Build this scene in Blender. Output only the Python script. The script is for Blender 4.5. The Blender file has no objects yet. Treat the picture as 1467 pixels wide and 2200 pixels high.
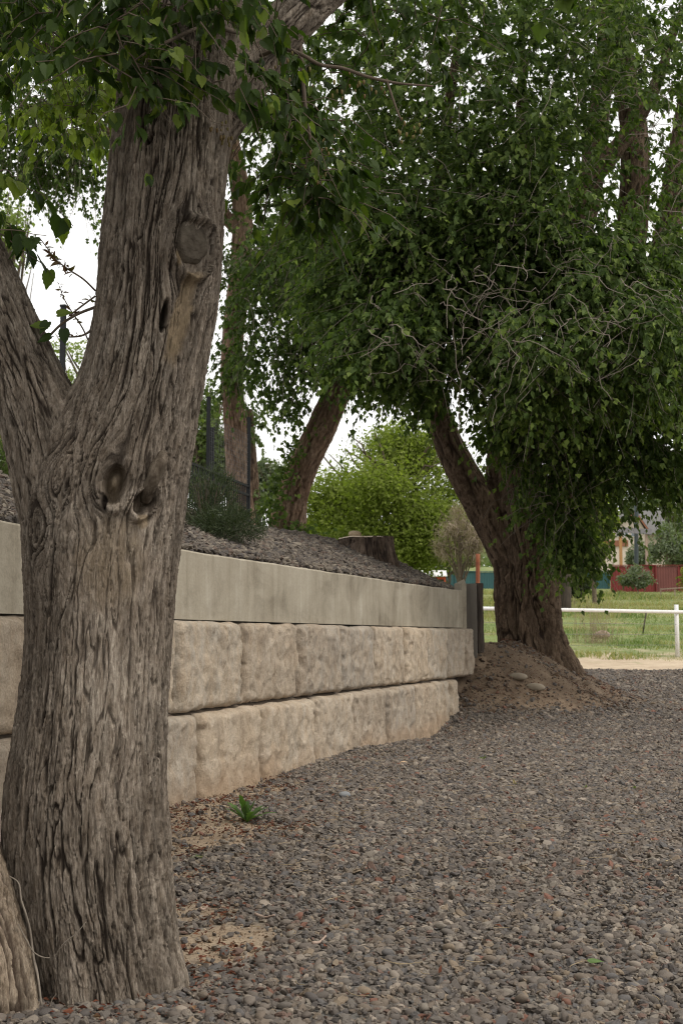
import bpy, math, random
import numpy as np

random.seed(7)
RNG = np.random.default_rng(7)
C = bpy.context.scene.collection

# ------------------------------------------------------------------ camera, sky, sun, exposure
CAM_H = 1.05
FPX = 2760.0                      # focal length in photo pixels (28 mm on a 22.3 mm tall sensor)
PITCH = math.atan(269 / FPX)
cam_d = bpy.data.cameras.new('camera')
cam = bpy.data.objects.new('camera', cam_d)
C.objects.link(cam)
cam.location = (0, 0, CAM_H)
cam.rotation_euler = (math.pi / 2 + PITCH, 0, 0)
cam_d.sensor_fit = 'VERTICAL'
cam_d.sensor_height = 22.3
cam_d.sensor_width = 22.3 * 1467 / 2200
cam_d.lens = FPX / 2200 * 22.3
cam_d.clip_start = 0.05
cam_d.clip_end = 3000
cam_d.dof.use_dof = True
cam_d.dof.focus_distance = 5.2
cam_d.dof.aperture_fstop = 5.0
bpy.context.scene.camera = cam

SUN_EL, SUN_AZ = math.radians(57), math.radians(125)     # azimuth from +Y towards +X
world = bpy.data.worlds.new('World')
bpy.context.scene.world = world
world.use_nodes = True
wn = world.node_tree.nodes
wl = world.node_tree.links
wn.clear()
w_out = wn.new('ShaderNodeOutputWorld')
w_bg = wn.new('ShaderNodeBackground')
w_sky = wn.new('ShaderNodeTexSky')
w_sky.sky_type = 'NISHITA'
w_sky.sun_disc = False
w_sky.sun_elevation = SUN_EL
w_sky.sun_rotation = SUN_AZ
w_sky.dust_density = 4.0
w_hsv = wn.new('ShaderNodeHueSaturation')
w_hsv.inputs['Saturation'].default_value = 0.10
w_mix = wn.new('ShaderNodeMixRGB')
w_mix.inputs[0].default_value = 0.7                        # thin even cloud over the whole sky
w_mix.inputs[2].default_value = (11.6, 11.5, 11.2, 1)
wl.new(w_sky.outputs[0], w_hsv.inputs['Color'])
wl.new(w_hsv.outputs[0], w_mix.inputs[1])
wl.new(w_mix.outputs[0], w_bg.inputs['Color'])
w_bg.inputs['Strength'].default_value = 0.13
wl.new(w_bg.outputs[0], w_out.inputs['Surface'])

sun_d = bpy.data.lights.new('sun', 'SUN')
sun_d.energy = 1.5
sun_d.angle = math.radians(13)
sun_d.color = (1.0, 0.94, 0.85)
sun = bpy.data.objects.new('sun', sun_d)
C.objects.link(sun)
sun.location = (10, -10, 20)
sun.rotation_euler = (math.pi / 2 - SUN_EL, 0, math.pi - SUN_AZ)

vs = bpy.context.scene.view_settings
vs.view_transform = 'Standard'
vs.look = 'None'
vs.gamma = 1
vs.use_curve_mapping = False
vs.exposure = 0.02
bpy.context.scene.cycles.pixel_filter_type = 'BLACKMAN_HARRIS'
bpy.context.scene.cycles.filter_width = 1.0
bpy.context.scene.cycles.max_bounces = 6
bpy.context.scene.cycles.diffuse_bounces = 3
bpy.context.scene.cycles.transmission_bounces = 3

# ------------------------------------------------------------------ maths helpers
def at(px, py, Y):
    """The point of the place seen at photo pixel (px, py), at distance Y."""
    xc = (px - 733.5) / FPX
    yc = (1100 - py) / FPX
    c, s = math.cos(PITCH), math.sin(PITCH)
    dx, dy, dz = xc, c - yc * s, s + yc * c
    k = Y / dy
    return np.array([dx * k, Y, CAM_H + dz * k])

def smooth(a, b, x):
    t = np.clip((np.asarray(x, float) - a) / (b - a), 0, 1)
    return t * t * (3 - 2 * t)

def _hash(ix, iy, iz, seed):
    with np.errstate(over='ignore'):
        h = (ix.astype(np.int64).astype(np.uint32) * np.uint32(374761393)
             + iy.astype(np.int64).astype(np.uint32) * np.uint32(668265263)
             + iz.astype(np.int64).astype(np.uint32) * np.uint32(2246822519)
             + np.uint32((seed * 3266489917 + 12345) & 0xffffffff))
        h ^= h >> np.uint32(15)
        h *= np.uint32(2246822519)
        h ^= h >> np.uint32(13)
        h *= np.uint32(3266489917)
        h ^= h >> np.uint32(16)
    return h.astype(np.float64) / 4294967295.0

def vnoise(x, y, z=None, seed=0, perx=None):
    x = np.asarray(x, float); y = np.asarray(y, float)
    z = np.zeros_like(x) if z is None else np.asarray(z, float)
    x, y, z = np.broadcast_arrays(x, y, z)
    xi, yi, zi = np.floor(x), np.floor(y), np.floor(z)
    fx, fy, fz = x - xi, y - yi, z - zi
    fx = fx * fx * (3 - 2 * fx); fy = fy * fy * (3 - 2 * fy); fz = fz * fz * (3 - 2 * fz)
    def hx(a):
        return np.mod(a, perx) if perx else a
    r = 0
    for dx in (0, 1):
        for dy in (0, 1):
            for dz in (0, 1):
                w = (fx if dx else 1 - fx) * (fy if dy else 1 - fy) * (fz if dz else 1 - fz)
                r = r + w * _hash(hx(xi + dx), yi + dy, zi + dz, seed)
    return r * 2 - 1

def fbm(x, y, z=None, seed=0, octv=4, perx=None):
    r, a, f = 0, 0.5, 1
    for o in range(octv):
        r = r + a * vnoise(np.asarray(x) * f, np.asarray(y) * f, None if z is None else np.asarray(z) * f,
                           seed + o * 17, None if perx is None else perx * f)
        a *= 0.5; f *= 2
    return r

def voronoi(x, y, seed=0, perx=None, jit=0.95):
    """F1, F2 and the nearest cell's random id."""
    xi, yi = np.floor(x), np.floor(y)
    f1 = np.full(x.shape, 9.0); f2 = np.full(x.shape, 9.0); cid = np.zeros(x.shape)
    zz = np.zeros_like(x)
    for dx in (-1, 0, 1):
        for dy in (-1, 0, 1):
            cx, cy = xi + dx, yi + dy
            hx = np.mod(cx, perx) if perx else cx
            px_ = cx + 0.5 + jit * (_hash(hx, cy, zz, seed) - 0.5)
            py_ = cy + 0.5 + jit * (_hash(hx, cy, zz, seed + 1) - 0.5)
            idr = _hash(hx, cy, zz, seed + 2)
            d = np.sqrt((x - px_) ** 2 + (y - py_) ** 2)
            nearer = d < f1
            f2 = np.where(nearer, f1, np.minimum(f2, d))
            cid = np.where(nearer, idr, cid)
            f1 = np.where(nearer, d, f1)
    return f1, f2, cid

# ------------------------------------------------------------------ object helpers
def mesh_np(name, V, F, mats, smooth_shade=True, col=None, col2=None, mat_idx=None):
    """One mesh from arrays: V (n,3); F a list of (m,k) index arrays."""
    V = np.asarray(V, np.float32)
    if not isinstance(F, (list, tuple)):
        F = [F]
    F = [np.asarray(f, np.int32) for f in F if len(f)]
    me = bpy.data.meshes.new(name)
    me.vertices.add(len(V))
    me.vertices.foreach_set('co', V.ravel())
    loops = np.concatenate([f.ravel() for f in F])
    sizes = np.concatenate([np.full(len(f), f.shape[1], np.int32) for f in F])
    starts = np.concatenate([[0], np.cumsum(sizes)[:-1]]).astype(np.int32)
    me.loops.add(len(loops))
    me.loops.foreach_set('vertex_index', loops)
    me.polygons.add(len(sizes))
    me.polygons.foreach_set('loop_start', starts)
    me.polygons.foreach_set('loop_total', sizes)
    me.polygons.foreach_set('use_smooth', np.full(len(sizes), bool(smooth_shade)))
    if mat_idx is not None:
        me.polygons.foreach_set('material_index', np.asarray(mat_idx, np.int32))
    for nm, c in (('col', col), ('col2', col2)):
        if c is not None:
            c = np.asarray(c, np.float32)
            if c.shape[1] == 3:
                c = np.concatenate([c, np.ones((len(c), 1), np.float32)], 1)
            a = me.color_attributes.new(nm, 'FLOAT_COLOR', 'POINT')
            a.data.foreach_set('color', c.ravel())
    if not isinstance(mats, (list, tuple)):
        mats = [mats]
    for m in mats:
        me.materials.append(m)
    me.update(calc_edges=True)
    me.validate()
    return me

def wloc(o):
    p = np.zeros(3)
    while o is not None:
        p = p + np.array(o.location)
        o = o.parent
    return p

def link(name, me, parent=None, loc=(0, 0, 0)):
    """Link a mesh given in world coordinates (plus loc) as an object; parents carry no rotation."""
    o = bpy.data.objects.new(name, me)
    C.objects.link(o)
    l = np.array(loc, float)
    if parent is not None:
        l = l - wloc(parent)
        o.parent = parent
    o.location = l
    return o

def tag(o, label=None, cat=None, group=None, kind=None):
    if label: o['label'] = label
    if cat: o['category'] = cat
    if group: o['group'] = group
    if kind: o['kind'] = kind
    return o

def thing(name, label, cat, loc, group=None):
    o = bpy.data.objects.new(name, None)
    C.objects.link(o)
    o.empty_display_size = 0.2
    o.location = loc
    return tag(o, label, cat, group)

class MB:
    """Collects simple shapes into one mesh."""
    def __init__(s):
        s.V = []; s.Q = []; s.T = []; s.n = 0
    def add(s, V, Q=None, T=None):
        V = np.asarray(V, float)
        s.V.append(V)
        if Q is not None and len(Q): s.Q.append(np.asarray(Q) + s.n)
        if T is not None and len(T): s.T.append(np.asarray(T) + s.n)
        s.n += len(V)
        return s
    def box(s, c, size, rot=0.0, tilt=0.0):
        x, y, z = np.array(size) / 2
        v = np.array([[-x, -y, -z], [x, -y, -z], [x, y, -z], [-x, y, -z], [-x, -y, z], [x, -y, z], [x, y, z], [-x, y, z]])
        if tilt:
            ct, st = math.cos(tilt), math.sin(tilt)
            v = np.stack([v[:, 0] * ct + v[:, 2] * st, v[:, 1], -v[:, 0] * st + v[:, 2] * ct], 1)
        cr, sr = math.cos(rot), math.sin(rot)
        v = np.stack([v[:, 0] * cr - v[:, 1] * sr, v[:, 0] * sr + v[:, 1] * cr, v[:, 2]], 1) + np.array(c)
        return s.add(v, [[0, 3, 2, 1], [4, 5, 6, 7], [0, 1, 5, 4], [1, 2, 6, 5], [2, 3, 7, 6], [3, 0, 4, 7]])
    def prism(s, poly, y0, y1, axis='y'):
        """Extrude a polygon of (x,z) between y0 and y1."""
        n = len(poly)
        v = [(p[0], y0, p[1]) for p in poly] + [(p[0], y1, p[1]) for p in poly]
        q = [[i, (i + 1) % n, n + (i + 1) % n, n + i] for i in range(n)]
        t = [[0, i + 1, i] for i in range(1, n - 1)] + [[n, n + i, n + i + 1] for i in range(1, n - 1)]
        return s.add(v, q, t)
    def tube(s, P, R, n=6, cap=True):
        V, Q, T = tube_arrays(P, R, n, cap)
        return s.add(V, Q, T)
    def build(s, name, mat, parent=None, smooth_shade=False, bevel=0.0):
        F = []
        if s.Q: F.append(np.concatenate(s.Q))
        if s.T: F.append(np.concatenate(s.T))
        o = link(name, mesh_np(name, np.concatenate(s.V), F, mat, smooth_shade), parent)
        if bevel:
            b = o.modifiers.new('bevel', 'BEVEL'); b.width = bevel; b.segments = 2
            b.limit_method = 'ANGLE'
        return o

def frames(P):
    P = np.asarray(P, float)
    T = np.gradient(P, axis=0)
    T /= np.linalg.norm(T, axis=1)[:, None] + 1e-9
    ref = np.array([0, -1.0, 0.001])
    E2 = ref - (T @ ref)[:, None] * T                  # towards the viewer's side of the stem
    bad = np.linalg.norm(E2, axis=1) < 0.2
    E2[bad] = np.array([0, 0, 1.0]) - T[bad, 2][:, None] * T[bad]
    E2 /= np.linalg.norm(E2, axis=1)[:, None]
    E1 = np.cross(T, E2)
    return T, E1, E2

def tube_arrays(P, R, n=6, cap=True):
    P = np.asarray(P, float)
    R = np.broadcast_to(np.asarray(R, float), (len(P),))
    T, E1, E2 = frames(P)
    a = np.arange(n) * 2 * math.pi / n
    V = P[:, None] + R[:, None, None] * (np.sin(a)[None, :, None] * E1[:, None] + np.cos(a)[None, :, None] * E2[:, None])
    V = V.reshape(-1, 3)
    Q = grid_faces(len(P), n, True)
    Tr = []
    if cap:
        V = np.concatenate([V, P[:1], P[-1:]])
        b, t = len(P) * n, len(P) * n + 1
        e = (len(P) - 1) * n
        Tr = [[b, (i + 1) % n, i] for i in range(n)] + [[t, e + i, e + (i + 1) % n] for i in range(n)]
    return V, Q, Tr

def grid_faces(nr, nc, wrap=False):
    r = np.arange(nr - 1)[:, None]
    c = np.arange(nc if wrap else nc - 1)[None, :]
    c2 = (c + 1) % nc
    a = r * nc + c; b = r * nc + c2; d = (r + 1) * nc + c; e = (r + 1) * nc + c2
    return np.stack([a, b, e, d], -1).reshape(-1, 4)

def resample(pts, n=None, step=None):
    """Catmull-Rom through rows of numbers (x,y,z,r...)."""
    p = np.asarray(pts, float)
    seg = np.linalg.norm(np.diff(p[:, :3], axis=0), axis=1)
    s = np.concatenate([[0], np.cumsum(seg)])
    if n is None:
        n = max(4, int(s[-1] / step) + 1)
    t = np.linspace(0, s[-1], n)
    m = np.gradient(p, s, axis=0)
    i = np.clip(np.searchsorted(s, t, 'right') - 1, 0, len(s) - 2)
    h = (s[i + 1] - s[i])[:, None]
    u = ((t - s[i])[:, None]) / h
    return ((2 * u**3 - 3 * u**2 + 1) * p[i] + (u**3 - 2 * u**2 + u) * h * m[i]
            + (-2 * u**3 + 3 * u**2) * p[i + 1] + (u**3 - u**2) * h * m[i + 1])

# ------------------------------------------------------------------ materials
def new_mat(name):
    m = bpy.data.materials.new(name)
    m.use_nodes = True
    n = m.node_tree.nodes
    n.clear()
    o = n.new('ShaderNodeOutputMaterial')
    p = n.new('ShaderNodeBsdfPrincipled')
    m.node_tree.links.new(p.outputs[0], o.inputs[0])
    p.inputs['Roughness'].default_value = 0.85
    p.inputs['Specular IOR Level'].default_value = 0.25
    return m, m.node_tree, p, o

def N(nt, t, **kw):
    n = nt.nodes.new(t)
    for k, v in kw.items():
        if k.startswith('i_'):
            n.inputs[k[2:].replace('_', ' ')].default_value = v
        else:
            setattr(n, k, v)
    return n

def ramp(nt, src, stops, interp='LINEAR'):
    r = nt.nodes.new('ShaderNodeValToRGB')
    r.color_ramp.interpolation = interp
    els = r.color_ramp.elements
    while len(els) > 1: els.remove(els[-1])
    els[0].position = stops[0][0]; els[0].color = (*stops[0][1], 1)
    for p, c in stops[1:]:
        e = els.new(p); e.color = (*c, 1)
    nt.links.new(src, r.inputs[0])
    return r.outputs[0]

def mix(nt, f, a, b, mode='MIX'):
    m = nt.nodes.new('ShaderNodeMixRGB')
    m.blend_type = mode
    for i, v in ((0, f), (1, a), (2, b)):
        if hasattr(v, 'links') or hasattr(v, 'is_linked'):
            nt.links.new(v, m.inputs[i])
        else:
            m.inputs[i].default_value = v if i == 0 else (*v, 1)
    return m.outputs[0]

def coords(nt, scale=(1, 1, 1), kind='Object'):
    tc = nt.nodes.new('ShaderNodeTexCoord')
    mp = nt.nodes.new('ShaderNodeMapping')
    mp.inputs['Scale'].default_value = scale
    nt.links.new(tc.outputs[kind], mp.inputs[0])
    return mp.outputs[0]

def noise(nt, vec, scale, detail=4, rough=0.55, dist=0.0):
    n = nt.nodes.new('ShaderNodeTexNoise')
    n.inputs['Scale'].default_value = scale
    n.inputs['Detail'].default_value = detail
    n.inputs['Roughness'].default_value = rough
    n.inputs['Distortion'].default_value = dist
    nt.links.new(vec, n.inputs['Vector'])
    return n.outputs['Fac']

def bump(nt, p, h, strength=0.4, dist=0.01):
    b = nt.nodes.new('ShaderNodeBump')
    b.inputs['Strength'].default_value = strength
    b.inputs['Distance'].default_value = dist
    nt.links.new(h, b.inputs['Height'])
    nt.links.new(b.outputs[0], p.inputs['Normal'])

def attr(nt, name, kind='GEOMETRY'):
    a = nt.nodes.new('ShaderNodeAttribute')
    a.attribute_name = name
    a.attribute_type = kind
    return a

def sep(nt, col):
    s = nt.nodes.new('ShaderNodeSeparateColor')
    nt.links.new(col, s.inputs[0])
    return s.outputs

def plain(name, c1, c2=None, scale=8.0, rough=0.8, bmp=0.0, metal=0.0, spec=0.3, stretch=(1, 1, 1)):
    m, nt, p, o = new_mat(name)
    v = coords(nt, stretch)
    f = noise(nt, v, scale, 5)
    nt.links.new(ramp(nt, f, [(0.3, c1), (0.7, c2 or tuple(x * 0.7 for x in c1))]), p.inputs['Base Color'])
    p.inputs['Roughness'].default_value = rough
    p.inputs['Metallic'].default_value = metal
    p.inputs['Specular IOR Level'].default_value = spec
    if bmp: bump(nt, p, noise(nt, v, scale * 3, 6), bmp, 0.01)
    return m

def bark_mat(name, ridge1, ridge2, furrow, bare=(0.36, 0.27, 0.17), fine=150.0):
    """col: R plate height, G bare wood, B darkened hollows, A plate id"""
    m, nt, p, o = new_mat(name)
    a = attr(nt, 'col')
    r, g, b = sep(nt, a.outputs['Color'])[:3]
    n1 = noise(nt, coords(nt, (1, 1, 0.16)), fine, 5, 0.7)
    n3 = noise(nt, coords(nt, (1, 1, 0.35)), fine * 0.28, 6, 0.7, 0.3)
    n2 = noise(nt, coords(nt), 3.0, 4)
    ridge = mix(nt, ramp(nt, n2, [(0.35, (0, 0, 0)), (0.65, (1, 1, 1))]), ridge1, ridge2)
    idm = nt.nodes.new('ShaderNodeMapRange')
    nt.links.new(a.outputs['Alpha'], idm.inputs[0])
    idm.inputs[3].default_value = 0.62; idm.inputs[4].default_value = 1.32
    ridge = mix(nt, 1.0, ridge, idm.outputs[0], 'MULTIPLY')
    ridge = mix(nt, 0.9, ridge, ramp(nt, n1, [(0.32, (0.50, 0.46, 0.43)), (0.68, (1.45, 1.45, 1.43))]), 'MULTIPLY')
    ridge = mix(nt, 0.9, ridge, ramp(nt, n3, [(0.34, (0.60, 0.55, 0.50)), (0.66, (1.3, 1.3, 1.3))]), 'MULTIPLY')
    bark = mix(nt, r, furrow, ridge)
    wood = mix(nt, ramp(nt, n3, [(0.35, (0, 0, 0)), (0.65, (1, 1, 1))]), tuple(x * 0.55 for x in bare), bare)
    c = mix(nt, g, bark, wood)
    c = mix(nt, b, c, (0.025, 0.018, 0.014))  # darker colour inside the hollows
    nt.links.new(c, p.inputs['Base Color'])
    p.inputs['Roughness'].default_value = 0.95
    p.inputs['Specular IOR Level'].default_value = 0.12
    ad = nt.nodes.new('ShaderNodeMath'); ad.operation = 'ADD'
    nt.links.new(n1, ad.inputs[0]); nt.links.new(n3, ad.inputs[1])
    bump(nt, p, ad.outputs[0], 1.0, 0.010 if fine > 100 else 0.03)
    return m

def leaf_mat(name, c_lo, c_mid, c_hi, trans=0.3, rough=0.5, spec=0.35, obj_random=False):
    """col R: per-leaf random; G: young leaf"""
    m, nt, p, o = new_mat(name)
    if obj_random:
        oi = nt.nodes.new('ShaderNodeObjectInfo')
        fac = oi.outputs['Random']
    else:
        fac = sep(nt, attr(nt, 'col').outputs['Color'])[0]
    c = ramp(nt, fac, [(0.0, c_lo), (0.55, c_mid), (1.0, c_hi)])
    v = coords(nt)
    c = mix(nt, 0.5, c, ramp(nt, noise(nt, v, 25, 2), [(0.3, (0.75, 0.75, 0.75)), (0.7, (1.2, 1.2, 1.2))]), 'MULTIPLY')
    nt.links.new(c, p.inputs['Base Color'])
    p.inputs['Roughness'].default_value = rough
    p.inputs['Specular IOR Level'].default_value = spec
    t = nt.nodes.new('ShaderNodeBsdfTranslucent')
    tc = mix(nt, 1.0, c, (1.25, 1.5, 0.5), 'MULTIPLY')
    nt.links.new(tc, t.inputs[0])
    ms = nt.nodes.new('ShaderNodeMixShader')
    ms.inputs[0].default_value = trans
    nt.links.new(p.outputs[0], ms.inputs[1]); nt.links.new(t.outputs[0], ms.inputs[2])
    nt.links.new(ms.outputs[0], o.inputs[0])
    return m

# pebbles: colour by the random value of each stone
def pebble_mat(name, stops):
    m, nt, p, o = new_mat(name)
    oi = nt.nodes.new('ShaderNodeObjectInfo')
    c = ramp(nt, oi.outputs['Random'], stops, 'CONSTANT')
    f = noise(nt, coords(nt), 14, 5)
    c = mix(nt, 0.6, c, ramp(nt, f, [(0.3, (0.6, 0.6, 0.6)), (0.7, (1.35, 1.35, 1.35))]), 'MULTIPLY')
    nt.links.new(c, p.inputs['Base Color'])
    p.inputs['Roughness'].default_value = 0.8
    bump(nt, p, f, 0.3, 0.01)
    return m

PEB = [(0.0, (0.115, 0.097, 0.083)), (0.12, (0.170, 0.141, 0.116)), (0.26, (0.137, 0.118, 0.101)), (0.38, (0.207, 0.177, 0.144)),
       (0.48, (0.100, 0.087, 0.079)), (0.58, (0.162, 0.129, 0.100)), (0.68, (0.132, 0.109, 0.091)), (0.76, (0.243, 0.204, 0.165)),
       (0.82, (0.147, 0.096, 0.075)), (0.86, (0.119, 0.109, 0.103)), (0.93, (0.215, 0.166, 0.118)), (0.965, (0.295, 0.244, 0.195)), (0.985, (0.185, 0.092, 0.065))]
M_PEB = pebble_mat('grey_pebbles', PEB)
M_MULCH = pebble_mat('dark_crushed_rock', [(0.0, (0.100, 0.083, 0.069)), (0.25, (0.140, 0.118, 0.095)), (0.45, (0.085, 0.073, 0.065)), (0.65, (0.170, 0.142, 0.112)),
                                           (0.8, (0.120, 0.088, 0.069)), (0.92, (0.220, 0.186, 0.146))])
M_BARK = bark_mat('bark_furrowed', (0.208, 0.174, 0.141), (0.278, 0.240, 0.199), (0.040, 0.030, 0.023))
M_BARK_ROOT = bark_mat('bark_warm', (0.28, 0.225, 0.172), (0.35, 0.29, 0.225), (0.075, 0.052, 0.038))
M_BARK_ELM = bark_mat('bark_brown', (0.155, 0.112, 0.080), (0.20, 0.147, 0.106), (0.045, 0.031, 0.024), fine=50)
M_BARK_RED = bark_mat('bark_reddish', (0.30, 0.20, 0.145), (0.34, 0.25, 0.185), (0.13, 0.08, 0.055), fine=50)
M_TWIG = plain('pale_twig', (0.26, 0.22, 0.175), (0.17, 0.14, 0.11), 20)
M_DTWIG = plain('brown_twig', (0.16, 0.12, 0.085), (0.10, 0.075, 0.055), 20)
M_LEAF_FRONT = leaf_mat('leaf_broad', (0.028, 0.050, 0.011), (0.056, 0.092, 0.018), (0.22, 0.275, 0.048), 0.40, 0.5, 0.22)
M_LEAF_FRONT_ONE = leaf_mat('leaf_broad_single', (0.028, 0.050, 0.011), (0.056, 0.092, 0.018), (0.22, 0.275, 0.048), 0.40, 0.5, 0.22, True)
M_LEAF_ELM = leaf_mat('leaf_small', (0.038, 0.064, 0.017), (0.090, 0.134, 0.036), (0.20, 0.255, 0.068), 0.42, 0.55, 0.18)
M_LEAF_ELM_ONE = leaf_mat('leaf_small_single', (0.038, 0.064, 0.017), (0.090, 0.134, 0.036), (0.20, 0.255, 0.068), 0.42, 0.55, 0.18, True)
M_LEAF_BACK = leaf_mat('leaf_bright', (0.15, 0.185, 0.038), (0.21, 0.25, 0.055), (0.29, 0.325, 0.08), 0.45, 0.6, 0.2)
M_LEAF_MID = leaf_mat('leaf_mid_green', (0.09, 0.125, 0.05), (0.14, 0.18, 0.07), (0.20, 0.24, 0.10), 0.35, 0.6, 0.2)
M_LEAF_GREY = leaf_mat('leaf_grey_green', (0.12, 0.15, 0.09), (0.17, 0.20, 0.13), (0.24, 0.27, 0.19), 0.3, 0.7, 0.2)
M_LEAF_PALE = leaf_mat('leaf_pale_yellow', (0.17, 0.21, 0.08), (0.24, 0.28, 0.11), (0.32, 0.35, 0.16), 0.45, 0.7, 0.2)
M_LEAF_DARK = leaf_mat('leaf_dark', (0.030, 0.042, 0.020), (0.048, 0.064, 0.030), (0.085, 0.100, 0.050), 0.2, 0.6, 0.2)
M_LEAF_RED = leaf_mat('leaf_reddish', (0.10, 0.045, 0.03), (0.15, 0.075, 0.04), (0.13, 0.12, 0.04), 0.4, 0.5, 0.3)
M_DRY = leaf_mat('dry_stems', (0.34, 0.26, 0.17), (0.42, 0.33, 0.22), (0.50, 0.42, 0.30), 0.2, 0.9, 0.1)
M_DRYBUSH = leaf_mat('dry_bush', (0.22, 0.17, 0.13), (0.29, 0.23, 0.18), (0.36, 0.30, 0.24), 0.2, 0.9, 0.1)
M_GRASS = leaf_mat('grass_blades', (0.13, 0.18, 0.065), (0.19, 0.235, 0.09), (0.38, 0.33, 0.18), 0.35, 0.7, 0.2)
M_LITTER = leaf_mat('brown_litter', (0.10, 0.035, 0.022), (0.14, 0.055, 0.032), (0.22, 0.13, 0.07), 0.0, 0.9, 0.1)
M_FLOWER = leaf_mat('cream_flowers', (0.55, 0.42, 0.22), (0.62, 0.50, 0.30), (0.68, 0.58, 0.38), 0.3, 0.8, 0.1)
M_FRUIT = plain('unripe_berries', (0.17, 0.16, 0.045), (0.15, 0.07, 0.035), 9, 0.6)
M_BLACK = plain('black_painted_metal', (0.016, 0.017, 0.019), (0.026, 0.027, 0.029), 20, 0.6, 0, 0, 0.25)
M_WIRE = plain('grey_wire', (0.20, 0.20, 0.20), (0.13, 0.13, 0.13), 20, 0.5)
M_WHITE = plain('white_paint', (0.78, 0.77, 0.76), (0.68, 0.67, 0.65), 5, 0.5, 0, 0, 0.4)
M_RUST = plain('rusty_iron', (0.30, 0.10, 0.045), (0.20, 0.065, 0.035), 12, 0.8, 0.2)
M_TIMBER = plain('weathered_timber', (0.17, 0.15, 0.125), (0.11, 0.095, 0.08), 10, 0.9, 0.4, stretch=(1, 1, 0.15))
M_DTIMBER = plain('dark_rough_timber', (0.085, 0.065, 0.05), (0.045, 0.036, 0.03), 16, 0.95, 0.8, stretch=(1, 1, 0.2))
M_ROCK = plain('tan_cobble', (0.36, 0.28, 0.18), (0.28, 0.21, 0.14), 9, 0.85, 0.3)
M_ROCK_PALE = plain('pale_cobble', (0.30, 0.255, 0.19), (0.22, 0.18, 0.135), 9, 0.85, 0.3)
M_ROCK_GREY = plain('grey_cobble', (0.24, 0.245, 0.25), (0.18, 0.185, 0.19), 12, 0.7, 0.2)
M_RED = plain('dark_red_sheet', (0.20, 0.032, 0.028), (0.15, 0.026, 0.024), 1.2, 0.6)
M_RED2 = plain('faded_red_sheet', (0.185, 0.065, 0.055), (0.14, 0.05, 0.045), 1.2, 0.7)
M_TEAL = plain('teal_sheet', (0.035, 0.10, 0.105), (0.028, 0.08, 0.085), 1.2, 0.6)
M_ORANGE = plain('orange_paint', (0.62, 0.115, 0.045), (0.52, 0.09, 0.04), 3, 0.6)
M_STUCCO = plain('beige_stucco', (0.58, 0.49, 0.42), (0.52, 0.44, 0.37), 3, 0.9)
M_SHINGLE = plain('grey_shingle', (0.17, 0.165, 0.16), (0.13, 0.125, 0.12), 6, 0.9)
M_TRIMB = plain('brown_trim', (0.26, 0.11, 0.065), (0.20, 0.085, 0.05), 6, 0.8)
M_GLASS = plain('window_glass', (0.20, 0.23, 0.26), (0.13, 0.15, 0.17), 2, 0.15, 0, 0, 0.6)
M_GOLDWOOD = plain('golden_wood', (0.46, 0.25, 0.10), (0.36, 0.19, 0.08), 5, 0.8, 0, stretch=(1, 1, 0.2))
M_GREYWOOD = plain('grey_wood', (0.27, 0.25, 0.26), (0.20, 0.19, 0.20), 5, 0.8, 0, stretch=(0.2, 1, 1))
M_PINKWOOD = plain('pinkish_wood', (0.40, 0.30, 0.24), (0.32, 0.23, 0.18), 5, 0.8, 0, stretch=(1, 1, 0.2))
M_POLE = plain('dark_slate_metal', (0.055, 0.07, 0.075), (0.04, 0.05, 0.055), 5, 0.5)
M_CUTWOOD = plain('weathered_cut_wood', (0.125, 0.105, 0.08), (0.065, 0.052, 0.04), 26, 0.95, 1.0, 0, 0.1)
M_STUMPTOP = plain('stump_top_wood', (0.50, 0.42, 0.33), (0.38, 0.30, 0.22), 10, 0.9, 0.3)

# concrete coping with vertical form streaks
def concrete_mat():
    m, nt, p, o = new_mat('streaked_concrete')
    v1 = coords(nt, (4.0, 4.0, 0.55))
    s = noise(nt, v1, 2.2, 6, 0.62, 0.25)
    f = noise(nt, coords(nt, (1, 1, 1.4)), 2.0, 8, 0.68, 0.5)
    fine = noise(nt, coords(nt), 70, 4)
    c = ramp(nt, s, [(0.28, (0.262, 0.226, 0.172)), (0.45, (0.33, 0.292, 0.230)), (0.58, (0.358, 0.32, 0.256)), (0.76, (0.43, 0.392, 0.328))])
    c = mix(nt, 0.85, c, ramp(nt, f, [(0.32, (0.60, 0.57, 0.52)), (0.5, (0.98, 0.96, 0.92)), (0.68, (1.16, 1.15, 1.12))]), 'MULTIPLY')
    c = mix(nt, 0.35, c, ramp(nt, fine, [(0.3, (0.7, 0.7, 0.7)), (0.7, (1.2, 1.2, 1.2))]), 'MULTIPLY')
    pit = nt.nodes.new('ShaderNodeTexVoronoi'); pit.inputs['Scale'].default_value = 16
    nt.links.new(coords(nt), pit.inputs['Vector'])
    c = mix(nt, ramp(nt, pit.outputs['Distance'], [(0.0, (1, 1, 1)), (0.06, (0, 0, 0))]), c, (0.09, 0.08, 0.065))
    nt.links.new(c, p.inputs['Base Color'])
    bump(nt, p, fine, 0.2, 0.006)
    return m
M_CONC = concrete_mat()

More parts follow.
